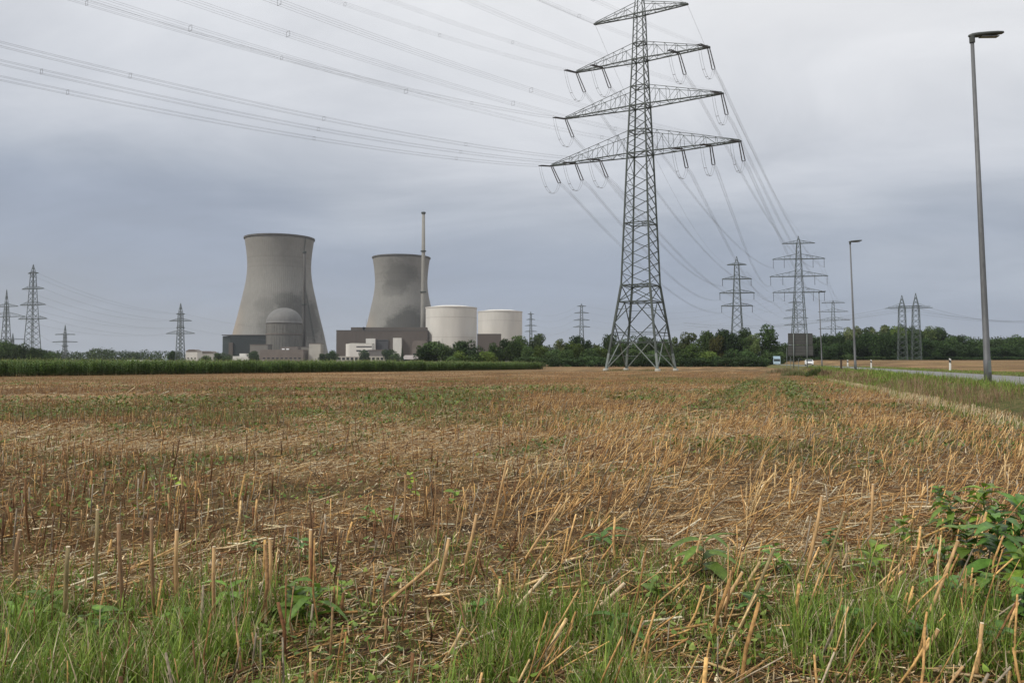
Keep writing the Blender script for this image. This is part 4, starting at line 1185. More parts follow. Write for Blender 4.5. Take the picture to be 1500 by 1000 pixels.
# buildings ---------------------------------------------------------------------------
def bldg(name, x0, x1, ytop, D, dep, mat, label, cat='building', rz=0., part='wall', z0=-.6):
    w = (x1-x0)/F*D; o = empty(name, (wx((x0+x1)/2, D), D, z0), rz); tag(o, label, cat)
    H = wz(ytop, D)-z0; m = MB(); m.box(-w/2, w/2, 0, dep, 0, H); m.build(part, mat, o)
    return o, w, H
def add_box(o, name, x0, x1, y0, y1, z0, z1, mat):
    m = MB(); m.box(x0, x1, y0, y1, z0, z1); return m.build(name, mat, o)

# dome building
D = 930; s = D/F
o = empty('reactor_building', (wx(416.2, D+20), D+20, -.6)); tag(o, 'round concrete building with a dome before the left cooling tower', 'building')
dome_c = simple('dome_concrete', (.15,.147,.133), .85, .2, .06, 0, (1,1,.25), .1)
zc = wz(472.5, D)+.6; zt_ = wz(450, D+12)+.6; R = 19.9
m = MB(); m.lathe([(R,0),(R,zc)], 64, caps=False); dr = m.build('drum_wall', dome_c, o, smooth=True)
m = MB()
for k in range(40):
    a = 2*PI*k/40; m.box(-.25,.25,-.25,.25,0,zc*.9) if False else m.tube([((R+.15)*math.cos(a), (R+.15)*math.sin(a), 0), ((R+.15)*math.cos(a), (R+.15)*math.sin(a), zc*.96)], .28, 4)
m.build('wall_ribs', dome_c, dr)
m = MB(); prof = [(R+.7, zc-.3),(R+.75, zc+.5)] + [((R+.2)*math.cos(t), zc+.6+(zt_-zc-.6)*math.sin(t)) for t in np.linspace(.02, PI/2-.02, 16)]
m.lathe(prof, 64); m.build('dome', simple('dome_cap', (.145,.145,.14), .7, .22, .05, 0, (1,1,.5)), o, smooth=True)
m = MB(); m.lathe([(R+.05, zc*.72),(R+.6, zc*.72),(R+.6, zc*.745),(R+.05, zc*.745)], 64, caps=False); m.build('ring_ledge', M['brown2'], o)
# dark hall left of the dome
o, w, H = bldg('turbine_hall', 337, 392, 491.3, 950, 60, M['dark_clad'], 'dark green-black hall at the left foot of the left cooling tower', rz=-.0)
add_box(o, 'side_wing', -w/2-9.2, -w/2-.02, 1.5, 50, 0, H-.8, simple('wing_cladding', (.045,.062,.06), .5, .3, .1))
add_box(o, 'stair_tower', -w/2-1.2, -w/2+3.6, -1.6, -.02, 0, H*.75, M['brown'])
add_box(o, 'roof_edge', -w/2-9.6, w/2+.3, -.5, 60.3, H+.003, H+1., M['sign_back'])
o, w, H = bldg('annex_building', 366, 392, 505, 900, 18, simple('annex', (.17,.165,.15), .85, .1, .1), 'low grey-green annex between the dark hall and the dome building')
add_box(o, 'roof_edge', -w/2-.3, w/2+.3, -.3, 18.3, H+.003, H+.6, M['brown2'])
o, w, H = bldg('low_service_building', 381, 444, 512, 880, 22, M['brown2'], 'long low brown building in front of the dome building')
add_box(o, 'upper_storey', -w*.05, w*.35, 4, 18, H+.003, H+3.0, M['brown2'])
add_box(o, 'rooftop_vent', w*.0, w*.06, 1, 3, H+.003, H+1.2, M['skylight']); add_box(o, 'rooftop_vent', w*.1, w*.16, 1, 3, H+.003, H+1.2, M['skylight'])
for k in range(9): add_box(o, 'window', -w/2+3+k*4.7, -w/2+5.6+k*4.7, -.06, -.005, 5.5, 7.0, M['dark_glass'])
o, w, H = bldg('office_block', 452.5, 469.5, 503.5, 890, 14, M['pale'], 'small pale block right of the dome building')
add_box(o, 'roof_edge', -w/2-.2, w/2+.2, -.2, 14.2, H+.003, H+.5, M['brown2'])
add_box(o, 'door', -1.2, 1.2, -.08, -.005, 0, 2.6, M['dark_glass'])
o, w, H = bldg('connecting_building', 426, 453, 508, 925, 20, simple('conn', (.19,.18,.16), .85, .1, .1), 'low grey link building between the dome building and the pale block')
add_box(o, 'roof_edge', -w/2-.2, w/2+.2, -.2, 20.2, H+.003, H+.5, M['brown'])
o, w, H = bldg('white_shed', 341, 363, 521.5, 800, 14, M['white_paint'], 'white stepped shed left of the long low brown building')
add_box(o, 'upper_block', -w*.1, w*.32, 2, 12, H+.003, H+2.6, M['white_paint'])
add_box(o, 'door', -w*.35, -w*.2, -.08, -.005, 0, 2.4, M['dark_glass'])
o, w, H = bldg('flat_white_roof_shed', 322, 381, 527.6, 780, 10, M['pale'], 'very low white-roofed shed behind the maize under the stepped white shed')
add_box(o, 'roof', -w/2-.4, w/2+.4, -.4, 10.4, H+.003, H+.35, M['white_paint'])
o, w, H = bldg('pale_house', 272, 289, 514.5, 760, 12, M['white_paint'], 'pale house just right of the lone pylon')
m = MB(); m.prism([(-w/2-.4,H+.003),(w/2+.4,H+.003),(w*.2,H+1.8),(-w*.2,H+1.8)], -.4, 12.4); m.build('roof', M['brown2'], o)
for k in range(3): add_box(o, 'window', -w/2+1.6+k*3.2, -w/2+2.9+k*3.2, -.06, -.005, 5, 6.2, M['dark_glass'])
o, w, H = bldg('pale_house', 289.5, 312, 517, 780, 14, M['pale'], 'long pale house with windows between the lone pylon and the dark hall')
m = MB(); m.prism([(-w/2-.4,H+.003),(w/2+.4,H+.003),(w*.3,H+1.9),(-w*.3,H+1.9)], -.4, 14.4); m.build('roof', M['brown2'], o)
for k in range(4): add_box(o, 'window', -w/2+1.6+k*3.2, -w/2+3.2+k*3.2, -.06, -.005, 4.5, 6., M['dark_glass'])
o, w, H = bldg('greenhouse', 187.5, 231, 529.6, 430, 9, M['pale'], 'long low building with a bright white roof above the maize at left', z0=-.5)
m = MB(); m.prism([(-w/2-.3,H+.003),(w/2+.3,H+.003),(w/2+.3,H+.35),(-w/2-.3,H+.9)], -.3, 9.3); m.build('roof', M['skylight'], o)

# right part of the plant
D = 905
o, w, H = bldg('turbine_building', 492.5, 626, 484.3, D, 55, M['brown'], 'very large brown hall in front of the right cooling tower')
X = lambda px: wx(px, D) - o.location.x
Z = lambda py: wz(py, D) + .6
add_box(o, 'upper_storey', X(511.5), X(624), 9, 50, H+.003, Z(478.7), M['brown'])
add_box(o, 'roof_edge', -w/2-.25, w/2+.25, -.25, 8.9, H+.004, H+.7, M['sign_back'])
add_box(o, 'shaft_front', X(537), X(550.6), -5, -.02, 0, Z(496), M['white_paint'])
add_box(o, 'shaft_front', X(576.5), X(589), -5, -.02, 0, Z(495), M['white_paint'])
r_ = add_box(o, 'recessed_front', X(551), X(569), -1., -.02, 0, Z(497.5), simple('dark_recess', (.06,.062,.066), .6, .25, .1, 0, (1,1,.3)))
add_box(r_, 'louvre_band', X(552), X(568), -1.12, -1.01, Z(499.5), Z(498.3), M['dark_glass'])
m = MB()
for k in range(34):
    x_ = -w/2+1.5+k*(w-3)/33
    if X(536) < x_ < X(590): m.box(x_-.12, x_+.12, -.14, -.004, Z(494), H-.3)
    else: m.box(x_-.12, x_+.12, -.14, -.004, .5, H-.3)
m.build('cladding_ribs', M['brown'], o)
m = MB(); m.lathe([(.1,0),(.9,.25),(1.7,1.0),(2.1,2.0),(1.9,2.0),(.8,.5)], 20, caps=False)
ds = m.build('satellite_dish', M['post_black'], o, loc=(X(530.5), 6, H+1.6)); ds.rotation_euler = (1.1, 0, .8)
add_box(o, 'dish_mast', X(530.5)-.15, X(530.5)+.15, 5.9, 6.1, H+.003, H+2.4, M['steel'])
add_box(o, 'whip_antenna', X(534)-.1, X(534)+.1, 9.9, 10.1, H+.003, Z(466), M['steel_far'])
# white office with rounded corner
D = 870
o = empty('office_building', (wx(520, D), D, -.6)); tag(o, 'white office with a rounded corner and dark window bands before the brown hall', 'building')
X = lambda px: wx(px, D) - o.location.x
Z = lambda py: wz(py, D) + .6
m = MB(); rr = 6.; x0, x1 = X(505), X(545); pl = [(x1, 0), (x1, 16), (x0, 16), (x0, rr)] + [(x0+rr-rr*math.cos(a), rr-rr*math.sin(a)) for a in np.linspace(.1, PI/2, 10)]
n = len(pl); H = Z(503.5); m.add([(p[0], p[1], 0) for p in pl]+[(p[0], p[1], H) for p in pl], [tuple(range(n)), tuple(range(n, 2*n))]+[(k, (k+1) % n, n+(k+1) % n, n+k) for k in range(n)])
m.build('wall', M['white_paint'], o)
m = MB(); m.prism([(x0+2,H+.003),(x1,H+.003),(x1,H+.5),(x0+rr,H+.9)], 1, 15); m.build('roof', M['pale'], o)
for (a, b_, c, d_) in ((522,544.5,508.6,506.9),(522,529,514.8,512.6),(531,544,514.6,512.8)): add_box(o, 'window_band', X(a), X(b_), -.08, -.005, Z(c), Z(d_), M['dark_glass'])
m = MB(); m.box(x0-.05, x0+.02, 6.5, 8, 1, H-4); m.build('side_window', M['dark_glass'], o)
o, w, H = bldg('glazed_link', 540, 563, 513, 868, 10, simple('link_grey', (.13,.125,.12), .7, .2, .2), 'dark glazed link building right of the white office')
for k in range(4): add_box(o, 'window', -w/2+1+k*3.8, -w/2+3.6+k*3.8, -.07, -.005, 3.5, 7.5, simple('glass_grey', (.16,.2,.2), .2, .2, .3))
add_box(o, 'roof_edge', -w/2-.3, w/2+.3, -.3, 10.3, H+.003, H+.6, M['brown2'])
# long low row with square windows
D = 800
o, w, H = bldg('low_row_building', 481, 564.5, 522.4, D, 9, M['pale'], 'long low white row with thirteen square dark openings behind the maize', z0=-.6)
add_box(o, 'roof_edge', -w/2-.2, w/2+.2, -.25, 9.2, H+.003, H+.45, M['white_paint'])
for k in range(13):
    xa = -w/2 + 1.0 + k*(w-1.4)/13; f_ = add_box(o, 'window', xa, xa+2.6, -.1, -.005, H-3.1, H-.75, M['dark_glass'])
# hipped grey roof house
D = 760
o, w, H = bldg('grey_roof_house', 588.5, 615, 526, D, 12, M['dark_glass'], 'low building with a pale pink-grey sloping roof right of the plant conifer')
m = MB(); zt_ = wz(520, D)+.6
m.add([(-w/2-.8,-.8,H),(w/2+.8,-.8,H),(w/2+.8,12.8,H),(-w/2-.8,12.8,H),(-w/2+2.2,5.5,zt_),(w/2-.2,5.5,zt_)], [(0,1,5,4),(1,2,5),(2,3,4,5),(3,0,4),(0,3,2,1)]); m.build('roof', M['grey_roof'], o)
add_box(o, 'door', -1, 1, -.08, -.005, 0, 2.2, M['pale'])
m = MB(); D = 735; o = empty('white_van', (wx(613.5, D), D, -.5)); tag(o, 'white van parked right of the sloping grey roof', 'van')
m.prism([(-2.4,.5),(2.4,.5),(2.4,1.2),(1.6,2.3),(-2.4,2.4)], -.95, .95); m.build('body', M['car_white'], o)
m = MB(); m.prism([(1.0,1.3),(2.1,1.3),(1.5,2.15),(1.0,2.15)], -.98, -.955); m.build('side_window', M['car_glass'], o)
for xx_ in (-1.5, 1.6):
    for yy_ in (-.9, .75): 
        m = MB(); m.tube([(xx_, yy_, .35), (xx_, yy_+.2, .35)], .36, 14); m.build('wheel', M['rubber'], o)
# vaulted brown hall
D = 850
o = empty('vaulted_hall', (wx(613.5, D), D, -.6)); tag(o, 'brown-grey hall with rounded shoulders left of the nearer white round building', 'building')
w = 20/F*D; H = wz(504, D)+.6; zt_ = wz(498.8, D)+.6
m = MB(); m.prism([(-w/2,0),(w/2,0),(w/2,H),(w*.45,zt_),(-w*.3,zt_),(-w*.43,zt_-1.2),(-w/2,H-.5)], 0, 20); m.build('wall', M['brown2'], o)
add_box(o, 'gate', -w*.42, -w*.2, -.08, -.005, Z(514) if False else 6, 11, M['dark_glass'])
add_box(o, 'canopy', -w*.75, -w*.5, 1, 6, 7.2, 7.8, M['skylight'])
# the two round buildings
def drum(px, D, ytop, label):
    R = 28.5; o = empty('round_reactor_building', (wx(px, D+R), D+R, -.6)); tag(o, label, 'building', 'white round buildings'); H = wz(ytop, D)+.6
    mt = simple('drum_render', (.545,.53,.49), .85, .10, .03, 0, (1,1,.25))
    m = MB(); m.lathe([(R,0),(R,H)], 96, caps=False); dr = m.build('drum_wall', mt, o, smooth=True)
    m = MB(); m.lathe([(R+.02,H-.6),(R+.5,H-.6),(R+.5,H+.35),(R-1,H+.35),(R*.6,H+2.2),(.5,H+2.8)], 96); m.build('roof', M['white_paint'], o)
    for f in (.27, .47, .82):
        m = MB(); m.lathe([(R+.01,H*f-.16),(R+.09,H*f-.16),(R+.09,H*f+.16),(R+.01,H*f+.16)], 96, caps=False); m.build('joint_band', simple('joint', (.38,.36,.325), .9, .1, .1), dr)
    m = MB(); a = -1.85
    m.tube([((R+.3)*math.cos(a), (R+.3)*math.sin(a), 3), ((R+.3)*math.cos(a), (R+.3)*math.sin(a), H*.45)], .14, 6); m.build('downpipe', M['pale'], dr)
drum(661, 900, 448.6, 'nearer larger white round building with flat top')
drum(732.5, 1040, 454.8, 'farther white round building, right and partly hidden by a brown block')
o, w, H = bldg('brown_block', 699, 733.8, 489.6, 885, 24, M['brown'], 'brown windowless block between the two white round buildings')
add_box(o, 'roof_edge', -w/2-.2, w/2+.2, -.2, 24.2, H+.003, H+.6, M['sign_back'])
m = MB()
for k in range(12): m.box(-w/2+1+k*2.05-.1, -w/2+1+k*2.05+.1, -.12, -.004, .5, H-.3)
m.build('cladding_ribs', M['brown'], o)

# ------------------------------------------------------------------ trees
def crown_arrays(rs, n, lobes, size, pal):
    """leaf sprays on and inside overlapping lobes"""
    pts = []; nrm = []
    w = np.array([l[3]**2 for l in lobes]); w = w/w.sum(); cnt = rs.multinomial(n, w); tone = []
    for (l, c) in zip(lobes, cnt):
        d = rs.randn(c, 3); d /= np.linalg.norm(d, axis=1)[:, None]; r = l[3]*(.62 + .45*rs.rand(c)**.7)
        p = np.array(l[:3])[None] + d*r[:, None]*np.array([[1,1,l[4]]]); pts.append(p); nrm.append(d)
        tone.append(np.full(c, 1+.35*(rs.rand()-.5)))
    P = np.concatenate(pts); Nn = np.concatenate(nrm); T = np.concatenate(tone); N = len(P)
    Nn = Nn + rs.randn(N, 3)*.75; Nn /= np.linalg.norm(Nn, axis=1)[:, None]
    a = np.cross(Nn, rs.randn(N, 3)); a /= np.linalg.norm(a, axis=1)[:, None]; b_ = np.cross(Nn, a)
    s1 = size*(.5+.9*rs.rand(N))[:, None]; s2 = s1*(.45+.3*rs.rand(N))[:, None]
    V_ = np.stack([P-a*s1, P-b_*s2+a*s1*.1, P+a*s1, P+b_*s2+a*s1*.1], 1).reshape(-1, 3)
    loops = np.arange(N*4); pal = np.array(pal); c = pal[rs.randint(0, len(pal), N)]*T[:, None]*(1+.5*(rs.rand(N, 1)-.5))
    return V_, loops, np.full(N, 4), np.repeat(c, 4, 0)
TREEPROTO = {}
def proto(kind, var):
    key = (kind, var)
    if key in TREEPROTO: return TREEPROTO[key]
    rs = np.random.RandomState(100+var*7+{'round':0,'loose':1,'shrub':2,'conifer':3,'tall':4}[kind]*31)
    KT = 1.45
    G = {'round': [(.030,.052,.018),(.042,.070,.022),(.055,.085,.028),(.024,.040,.015)], 'loose': [(.055,.080,.032),(.075,.10,.040),(.042,.064,.026)],
         'shrub': [(.038,.066,.020),(.055,.088,.026),(.045,.070,.024)], 'conifer': [(.020,.036,.018),(.028,.046,.022)], 'tall': [(.028,.048,.018),(.040,.066,.022),(.050,.078,.026)]}[kind]
    G = [tuple(q_*KT for q_ in g_) for g_ in G]
    lobes = []                                  # unit tree: height 1, crown width ~1 at x scale
    if kind == 'conifer':
        for k in range(9):
            z = .14+.09*k; lobes.append((rs.randn()*.015, rs.randn()*.015, z, .26*(1-k/9.5)+.02, .5))
    else:
        nl, zlo, zhi, rad = {'round': (16,.22,.84,.24), 'loose': (13,.35,.86,.17), 'shrub': (12,.12,.72,.27), 'tall': (18,.20,.86,.20)}[kind]
        for k in range(nl):
            z = zlo + (zhi-zlo)*k/(nl-1); prof = math.sin(PI*min(max((z+.02)/1.08, 0), 1))**.6
            a = rs.rand()*2*PI; q_ = .34*prof*rs.rand()**.5
            lobes.append((q_*math.cos(a), q_*math.sin(a), z + rs.randn()*.03, rad*(.65+.5*rs.rand())*(.6+.5*prof), .8))
    n = {'round': 5200, 'loose': 2400, 'shrub': 2200, 'conifer': 1600, 'tall': 4800}[kind]
    arr = crown_arrays(rs, n, lobes, .028 if kind != 'shrub' else .04, G)
    o = np_mesh('crown', *arr, M['foliage']); cm = o.data; bpy.data.objects.remove(o)
    m = MB(); m.tube([(0,0,-.03),(.005,.0,.2),(-.01,.01,.45),(.0,0,.75)], .028, 7, .007)
    for k in range(7):
        a = rs.rand()*2*PI; z = .22+.07*k; m.tube([(0,0,z), (.12*math.cos(a), .12*math.sin(a), z+.10), (.24*math.cos(a), .24*math.sin(a), z+.17)], .010, 5, .003)
    t = m.build('trunk', M['bark']); tm = t.data; bpy.data.objects.remove(t)
    TREEPROTO[key] = (cm, tm); return TREEPROTO[key]
NV = 5; tcount = 0
def tree(px, ytop, hwpx, D, kind, label, col=(1,1,1), group='trees around the field', yb=None):
    global tcount; tcount += 1
    cm, tm = proto(kind, tcount % NV); x = wx(px, D); z = gz1(x, D)
    H = wz(ytop, D)-z; w = hwpx/F*D*2.75
    name = {'round':'broadleaf_tree','loose':'broadleaf_tree','tall':'broadleaf_tree','shrub':'shrub','conifer':'conifer_tree'}[kind]
    o = empty(name, (x, D, z-.1), random.uniform(0, 6.28)); tag(o, label, 'shrub' if kind == 'shrub' else 'tree', group)
    for nm, me in (('crown', cm), ('trunk', tm)):
        c = bpy.data.objects.new(nm, me); COL.objects.link(c); c.parent = o; c.scale = (w, w, H*1.03); c.color = (*col, 1)
    return o
ORD = ['first','second','third','fourth','fifth','sixth','seventh','eighth','ninth','tenth','eleventh','twelfth','thirteenth','fourteenth','fifteenth','sixteenth','seventeenth','eighteenth','nineteenth','twentieth','twenty-first','twenty-second','twenty-third','twenty-fourth','twenty-fifth','twenty-sixth','twenty-seventh','twenty-eighth','twenty-ninth','thirtieth']
YG = (1.5,1.35,.9); RED = (1.6,1.0,.9); PALE_ = (1.4,1.2,1.2); DK = (.72,.78,.8)
TR = [
 (640,498.5,21,330,'round','large dark round tree in front of the nearer white round building',(1,1,1)),
 (622,506,11,325,'round','dark tree at the left end of the row before the white round buildings',DK),
 (686,497.5,16,335,'round','dark rounded tree before the right side of the nearer white round building',DK),
 (658,507,13,322,'round','bushy tree between the two dark rounded ones before the white building',(1,1,1)),
 (675,511.5,10,300,'shrub','light green shrub in front of the dark rounded tree',YG),
 (694,518,12,298,'shrub','low green shrub right of the light green one',(1.1,1.1,1)),
 (667,521,9,296,'shrub','low dark shrub at the foot of the large dark round tree',(1,1,1)),
 (712,512,12,300,'shrub','yellow-green rounded shrub below the brown block',YG),
 (726,504,10,310,'tall','slender green tree right of the yellow-green rounded shrub',(1,1,1)),
 (738,495.5,12,340,'tall','dark tree before the farther white round building, left one',DK),
 (751,498,12,330,'round','mid green tree right of the slender ones before the farther round building',(1.1,1.1,1)),
 (764,492.5,14,335,'tall','tall green tree at the right edge of the farther round building',(1.15,1.1,1)),
 (790,485.5,14,345,'loose','dark open-crowned tree right of the plant, tallest there',(.6,.6,.62)),
 (778,508,12,320,'round','green tree below the dark open-crowned one, left',(1,1,1)),
 (793,506,12,315,'round','yellowish green tree below the dark open-crowned one, right',YG),
 (810,511,12,310,'round','mid green tree in the hedge left of the big pylon',(1,1,1)),
 (824,496,12,350,'loose','pale grey-green airy tree left of the big pylon',PALE_),
 (842,490.5,12,345,'round','very dark domed tree between the airy trees',(.6,.65,.7)),
 (843,501,11,320,'round','yellow-green tree before the very dark domed one',YG),
 (829,512,12,305,'round','rounded tree in front of the pale airy tree',(1.1,1.1,1)),
 (859,497,7,350,'round','small dark tree right of the very dark domed one',(.7,.7,.8)),
 (862,510,11,308,'round','rounded hedge tree below the small dark one',(1,1,1)),
 (873,503,8,350,'loose','small pale airy tree in the gap left of the pylon foot',PALE_),
 (880,508,11,310,'round','yellowish rounded tree left of the pylon foot',YG),
 (893,487.5,11,345,'tall','tall green tree just behind the left leg of the big pylon',(1.05,1,1)),
 (902,505,12,312,'round','rounded tree behind the left leg of the big pylon',(1,1,1)),
 (915,498,12,340,'round','tree seen through the left half of the pylon base',(1,1,1)),
 (934,490,12,342,'round','taller tree seen through the middle of the pylon base',(.9,.9,.9)),
 (930,511,13,312,'round','low rounded tree seen through the pylon base',(1.1,1.05,1)),
 (952,495,12,340,'round','tree seen through the right half of the pylon base',(1,1,1)),
 (957,512,12,314,'round','low tree behind the right front leg of the pylon',(1,1,1)),
 (972,497,12,345,'tall','tree behind the right leg of the big pylon',(1,1,1)),
 (984,508,12,315,'round','low green tree at the right foot of the big pylon',(1.1,1.1,1)),
 (992,494,10,350,'loose','airy tree right of the big pylon',(1.1,1.05,1)),
 (1008,485.5,13,345,'loose','brownish green airy tree right of the big pylon',(1.1,1.0,.95)),
 (1034,483.5,14,342,'round','broad green tree behind the brownish one',(1.15,1.1,1)),
 (1018,504.5,15,310,'round','light green rounded tree before the airy brownish one',(1.35,1.3,1)),
 (1038,512,12,306,'shrub','light green shrub left of the brownish tree',YG),
 (1000,513,11,308,'shrub','green shrub just right of the pylon foot',(1.1,1.1,1)),
 (1050,491,11,318,'tall','brownish green tree in the dark tree group',RED),
 (1067,481,17,320,'round','dark dense tree right of the brownish one',DK),
 (1086,482,14,326,'round','dark tree with a rounded top in the middle of the group',(.8,.8,.8)),
 (1096,493,11,316,'round','green tree in the right part of the dark tree group',(1,1,1)),
 (1118,479,18,318,'tall','tallest broad tree at the right end of the dark tree group',(.95,1,.95)),
 (1105,488,10,314,'loose','open-crowned tree left of the tallest one at the right end of the group',(1.2,1.15,1)),
 (1076,510,13,306,'shrub','dark shrub at the foot of the dark dense tree',DK),
 (1100,512,12,304,'shrub','dark shrub at the foot of the right end of the tree group',DK),
 (1125,514,11,306,'shrub','green shrub at the right foot of the tallest broad tree',(1,1,1)),
 (1148,504,12,420,'round','tree visible between the tall group and the road sign',(1.1,1.1,1)),
 (1140,512,9,400,'shrub','low shrub behind the pale blue lorry',(1,1,1)),
 (1165,503,12,425,'round','tree hidden mostly by the road sign',(1,1,1)),
 (484,513.5,8,700,'round','dark tree left of the large brown hall',(.9,1,.9)),
 (476,517,7,690,'round','small dark tree right of the pale block',(.8,.9,.9)),
 (534,512.5,6,760,'round','dark tree in front of the white office',(.7,.8,.8)),
 (569,511.5,8,760,'round','dark green tree between the two pale shafts',(.8,.9,.85)),
 (578,517,7,740,'round','low green tree under the right pale shaft',(1,1,1)),
 (589,505.5,3.6,750,'conifer','dark pointed conifer right of the right pale shaft',(1,1,1)),
 (323,516,7,720,'round','tree at the left corner of the dark hall',(1,1,1)),
 (334,520,5,715,'shrub','small shrub before the dark hall',(1,1,1)),
 (371,514,8,760,'round','dark tree before the grey-green annex',(.8,.85,.9)),
 (252,513,5,600,'round','tree just left of the lone pylon',(.8,.9,.9)),
 (300,520,8,640,'shrub','hedge shrub before the long pale house',(1,1,1)),
]
for (px, yt, hw_, D, kd, lab, cl) in TR: tree(px, yt, hw_, D, kd, lab, cl)
# undergrowth at the feet of the tree rows
k = 0
for px in list(range(770, 1130, 20)):
    tree(px+random.uniform(-3,3), 521+random.uniform(-2,3), 12, 298+random.uniform(-4,4), 'shrub', f'low dark bramble shrub, {ORD[k]} from the left below the tree row behind the pylon', (.8,.85,.9), 'low shrubs at the foot of the tree row'); k += 1
# the right-hand wood
W = [(1186,493),(1200,490.5),(1213,492),(1226,489.5),(1238,490),(1247,480.5),(1260,477.5),(1273,476),(1287,477),(1300,476),(1313,476.5),(1326,477),(1340,478),(1354,479.5),(1367,480),(1379,483),(1389,493),(1402,489.5),(1415,495),(1429,497),(1443,496),(1458,498),(1471,494),(1485,491.5),(1499,493.5),(1513,492)]
for k, (px, yt) in enumerate(W):
    kd = 'loose' if 5 <= k <= 8 else ('tall' if k % 3 == 0 else 'round')
    cl = PALE_ if k in (5, 6, 8, 14) else (YG if k in (10, 13, 24) else ((.7,.7,.75) if k in (17, 21) else (.95,1,.95)))
    tree(px, yt, 12.5, 430+random.uniform(-12, 12), kd, f'tree in the right-hand wood, {ORD[k]} from the left along its skyline', cl, 'trees of the right-hand wood')
for k, px in enumerate(range(1184, 1520, 15)):
    yt = float(np.interp(px, [w_[0] for w_ in W], [w_[1] for w_ in W])) + 13 + random.uniform(-3, 4)
    tree(px+random.uniform(-3,3), yt, 11.5, 404+random.uniform(-6, 6), 'round', f'dark lower tree at the front of the right-hand wood, {ORD[k]} from the left', (.68,.76,.72), 'front trees of the right-hand wood')
for px, yt, hw_, D, lab in ((1244,517.5,7,392,'small grey-green bush before the right-hand wood near the middle street lamp'), (1282,521,11,392,'low rounded grey bush before the wood, right of the middle street lamp'), (1318,525,7,388,'low bush at the foot of the left twin mast'), (1338,523.5,9,386,'dark bush between the feet of the twin masts'), (1352,525,7,386,'low bush at the right foot of the twin masts')):
    tree(px, yt, hw_, D, 'shrub', lab, (.9,.9,.9), 'bushes before the right-hand wood')
for k, px in enumerate(range(1190, 1520, 18)):
    tree(px, 521.5+random.uniform(-1.5, 1.5), 12, 397, 'shrub', f'low dark hedge shrub below the right-hand wood, {ORD[k]} from the left', (.6,.7,.65), 'hedge shrubs of the right-hand wood')
# left trees
for k, (px, yt, hw_) in enumerate([(-12,498,13),(4,499,12),(18,503,12),(32,504,12),(45,508,11),(58,511,10),(70,515,9)]):
    tree(px, yt, hw_, 430, 'round', f'green tree at the far left behind the maize, {ORD[k]} from the left edge', (1.05,1.05,1), 'trees at the far left')
def wood(name, segs, label, n, hz=0):
    rs = np.random.RandomState(5); lobes = []
    for (x0, x1, y0, y1, D) in segs:
        for k in range(int((x1-x0)/2.2)):
            px = x0+(x1-x0)*rs.rand(); t = (px-x0)/(x1-x0); yt = y0+(y1-y0)*t + rs.rand()*5; D_ = D+rs.rand()*40; zt = wz(yt, D_); r = (2.8+2.4*rs.rand())
            for zz in (zt-r*.8, zt-r*2.0, zt-r*3.2):
                if zz > -2: lobes.append((wx(px, D_), D_, zz, r*(1+.15*rs.rand()), .8))
    arr = crown_arrays(rs, n, lobes, .55, [(.040,.062,.026),(.055,.080,.032),(.034,.052,.024)])
    o = np_mesh(name, *arr, M['foliage']); tag(o, label, 'wood', kind='stuff')
wood('distant_woodland', [(74,150,513,512,640),(136,162,508.5,508.5,600),(150,260,512,513,680),(250,345,514,516,900),(-20,80,508,514,760)], 'far-off low band of woodland on the left horizon behind the maize', 42000)
wood('distant_woodland', [(440,500,516,517,1150),(760,1010,505,500,560),(1120,1200,503,497,520),(1180,1520,492,492,520)], 'dim far woodland filling the gaps behind the nearer tree rows', 60000)

# ------------------------------------------------------------------ sky, light
w = bpy.data.worlds.new('World'); scn.world = w; w.use_nodes = True; nt = w.node_tree
for n_ in list(nt.nodes): nt.nodes.remove(n_)
SUN_EL, SUN_AZ = math.radians(44), math.radians(240)   # azimuth from +Y clockwise: behind the viewer's left
sky = node(nt, 'ShaderNodeTexSky'); sky.sky_type = 'NISHITA'; sky.sun_disc = False; sky.sun_elevation = SUN_EL; sky.sun_rotation = SUN_AZ
tc = node(nt, 'ShaderNodeTexCoord'); sx = node(nt, 'ShaderNodeSeparateXYZ'); nrmz = node(nt, 'ShaderNodeVectorMath', operation='NORMALIZE')
L(nt, tc.outputs['Generated'], nrmz.inputs[0]); L(nt, nrmz.outputs[0], sx.inputs[0])
zc_ = mth(nt, 'MAXIMUM', sx.outputs[2], 0.)
den = mth(nt, 'ADD', zc_, .16)
pl = node(nt, 'ShaderNodeCombineXYZ')
L(nt, mth(nt, 'DIVIDE', sx.outputs[0], den), pl.inputs[0]); L(nt, mth(nt, 'DIVIDE', sx.outputs[1], den), pl.inputs[1])
n1 = noise(nt, pl.outputs[0], .6, 4, .45, .4)
mp = node(nt, 'ShaderNodeMapping'); mp.inputs['Scale'].default_value = (.6, .8, 1); mp.inputs['Rotation'].default_value = (0,0,.25); mp.inputs['Location'].default_value = (3.1,1.7,0)
L(nt, pl.outputs[0], mp.inputs[0]); n2 = noise(nt, mp.outputs[0], 1.5, 7, .6, .6)
wob = mth(nt, 'ADD', mth(nt, 'MULTIPLY', mth(nt, 'SUBTRACT', n1, .5), .34), mth(nt, 'MULTIPLY', mth(nt, 'SUBTRACT', n2, .5), .15))
side_ = mth(nt, 'MULTIPLY', sx.outputs[0], .10)
e = mth(nt, 'ADD', mth(nt, 'ADD', sx.outputs[2], side_), mth(nt, 'MULTIPLY', wob, mapr(nt, sx.outputs[2], 0., .25, .25, 1.)))
cr = node(nt, 'ShaderNodeValToRGB'); L(nt, e, cr.inputs[0]); R_ = cr.color_ramp; R_.interpolation = 'B_SPLINE'
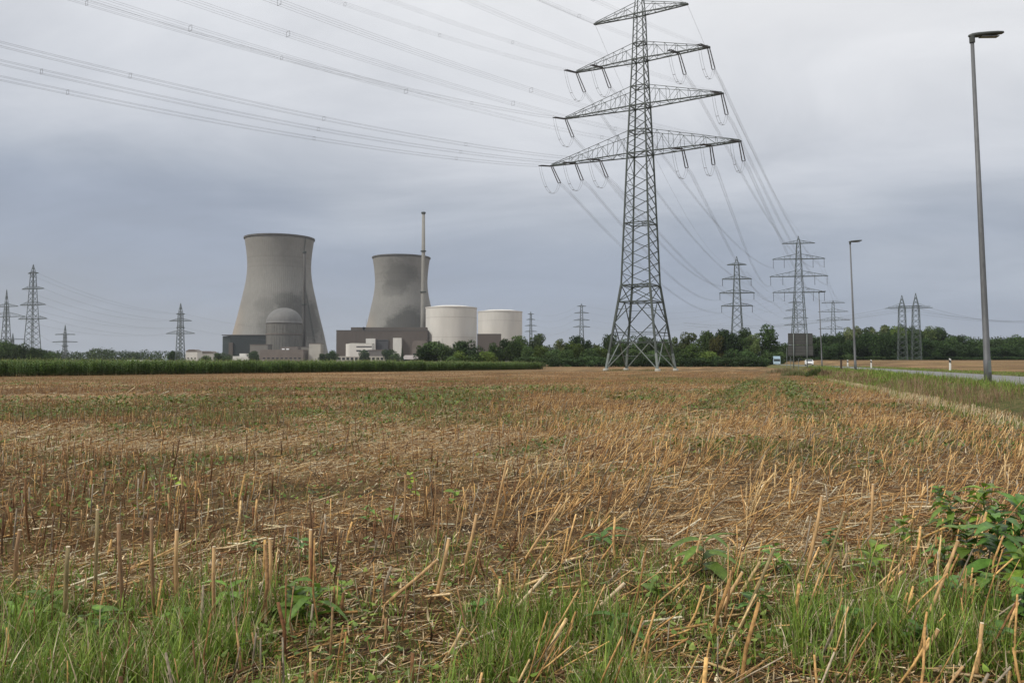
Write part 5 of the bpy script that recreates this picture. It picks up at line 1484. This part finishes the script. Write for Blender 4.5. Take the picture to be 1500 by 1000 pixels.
stops = [(0.0,(.40,.43,.485)),(.05,(.375,.418,.50)),(.11,(.355,.405,.505)),(.17,(.46,.505,.58)),(.24,(.60,.63,.69)),(.32,(.76,.78,.82)),(.42,(.91,.92,.945)),(1.0,(.96,.96,.965))]
while len(R_.elements) < len(stops): R_.elements.new(.5)
for el, (p, c) in zip(R_.elements, stops): el.position = p; el.color = (*c, 1)
det = mapr(nt, n2, .3, .7, .94, 1.05)
vm = node(nt, 'ShaderNodeVectorMath', operation='SCALE'); L(nt, cr.outputs[0], vm.inputs[0]); L(nt, det, vm.inputs['Scale'])
bg1 = node(nt, 'ShaderNodeBackground'); L(nt, sky.outputs[0], bg1.inputs[0]); bg1.inputs[1].default_value = .06
bg2 = node(nt, 'ShaderNodeBackground'); L(nt, vm.outputs[0], bg2.inputs[0]); bg2.inputs[1].default_value = 1.0
mx = node(nt, 'ShaderNodeMixShader'); mx.inputs[0].default_value = .93
L(nt, bg1.outputs[0], mx.inputs[1]); L(nt, bg2.outputs[0], mx.inputs[2])
out = node(nt, 'ShaderNodeOutputWorld'); L(nt, mx.outputs[0], out.inputs[0])

sd = bpy.data.lights.new('sun', 'SUN'); sd.energy = 2.8; sd.angle = math.radians(5); sd.color = (1, .95, .87)
so = bpy.data.objects.new('sun', sd); COL.objects.link(so)
dirv = Vector((math.sin(SUN_AZ)*math.cos(SUN_EL), math.cos(SUN_AZ)*math.cos(SUN_EL), math.sin(SUN_EL)))
so.rotation_euler = dirv.to_track_quat('Z', 'Y').to_euler()

# haze
HAZE = True
if HAZE:
    m = MB(); m.box(-6600, 8600, -3200, 6200, -3, 190)
    hm = bpy.data.materials.new('haze_air'); hm.use_nodes = True; nt = hm.node_tree
    for n_ in list(nt.nodes): nt.nodes.remove(n_)
    pv_ = node(nt, 'ShaderNodeVolumePrincipled'); pv_.inputs['Color'].default_value = (.80,.86,.95,1); pv_.inputs['Density'].default_value = .00007; pv_.inputs['Anisotropy'].default_value = .2
    oo = node(nt, 'ShaderNodeOutputMaterial'); L(nt, pv_.outputs[0], oo.inputs['Volume'])
    hz_ = m.build('haze', hm); tag(hz_, 'thin pale blue haze over the whole scene', 'haze', kind='stuff')

# ------------------------------------------------------------------ camera
cd = bpy.data.cameras.new('camera'); cd.sensor_width = 36; cd.lens = F/1500*36; cd.clip_end = 20000; cd.clip_start = .05
co = bpy.data.objects.new('camera', cd); COL.objects.link(co); co.location = (0, 0, EYE)
co.rotation_euler = (PI/2 + math.atan((HOR-500)/F), 0, 0); scn.camera = co
scn.view_settings.view_transform = 'Standard'; scn.view_settings.look = 'None'; scn.view_settings.exposure = 0; scn.view_settings.gamma = 1
scn.render.engine = 'CYCLES'
scn.cycles.volume_bounces = 0
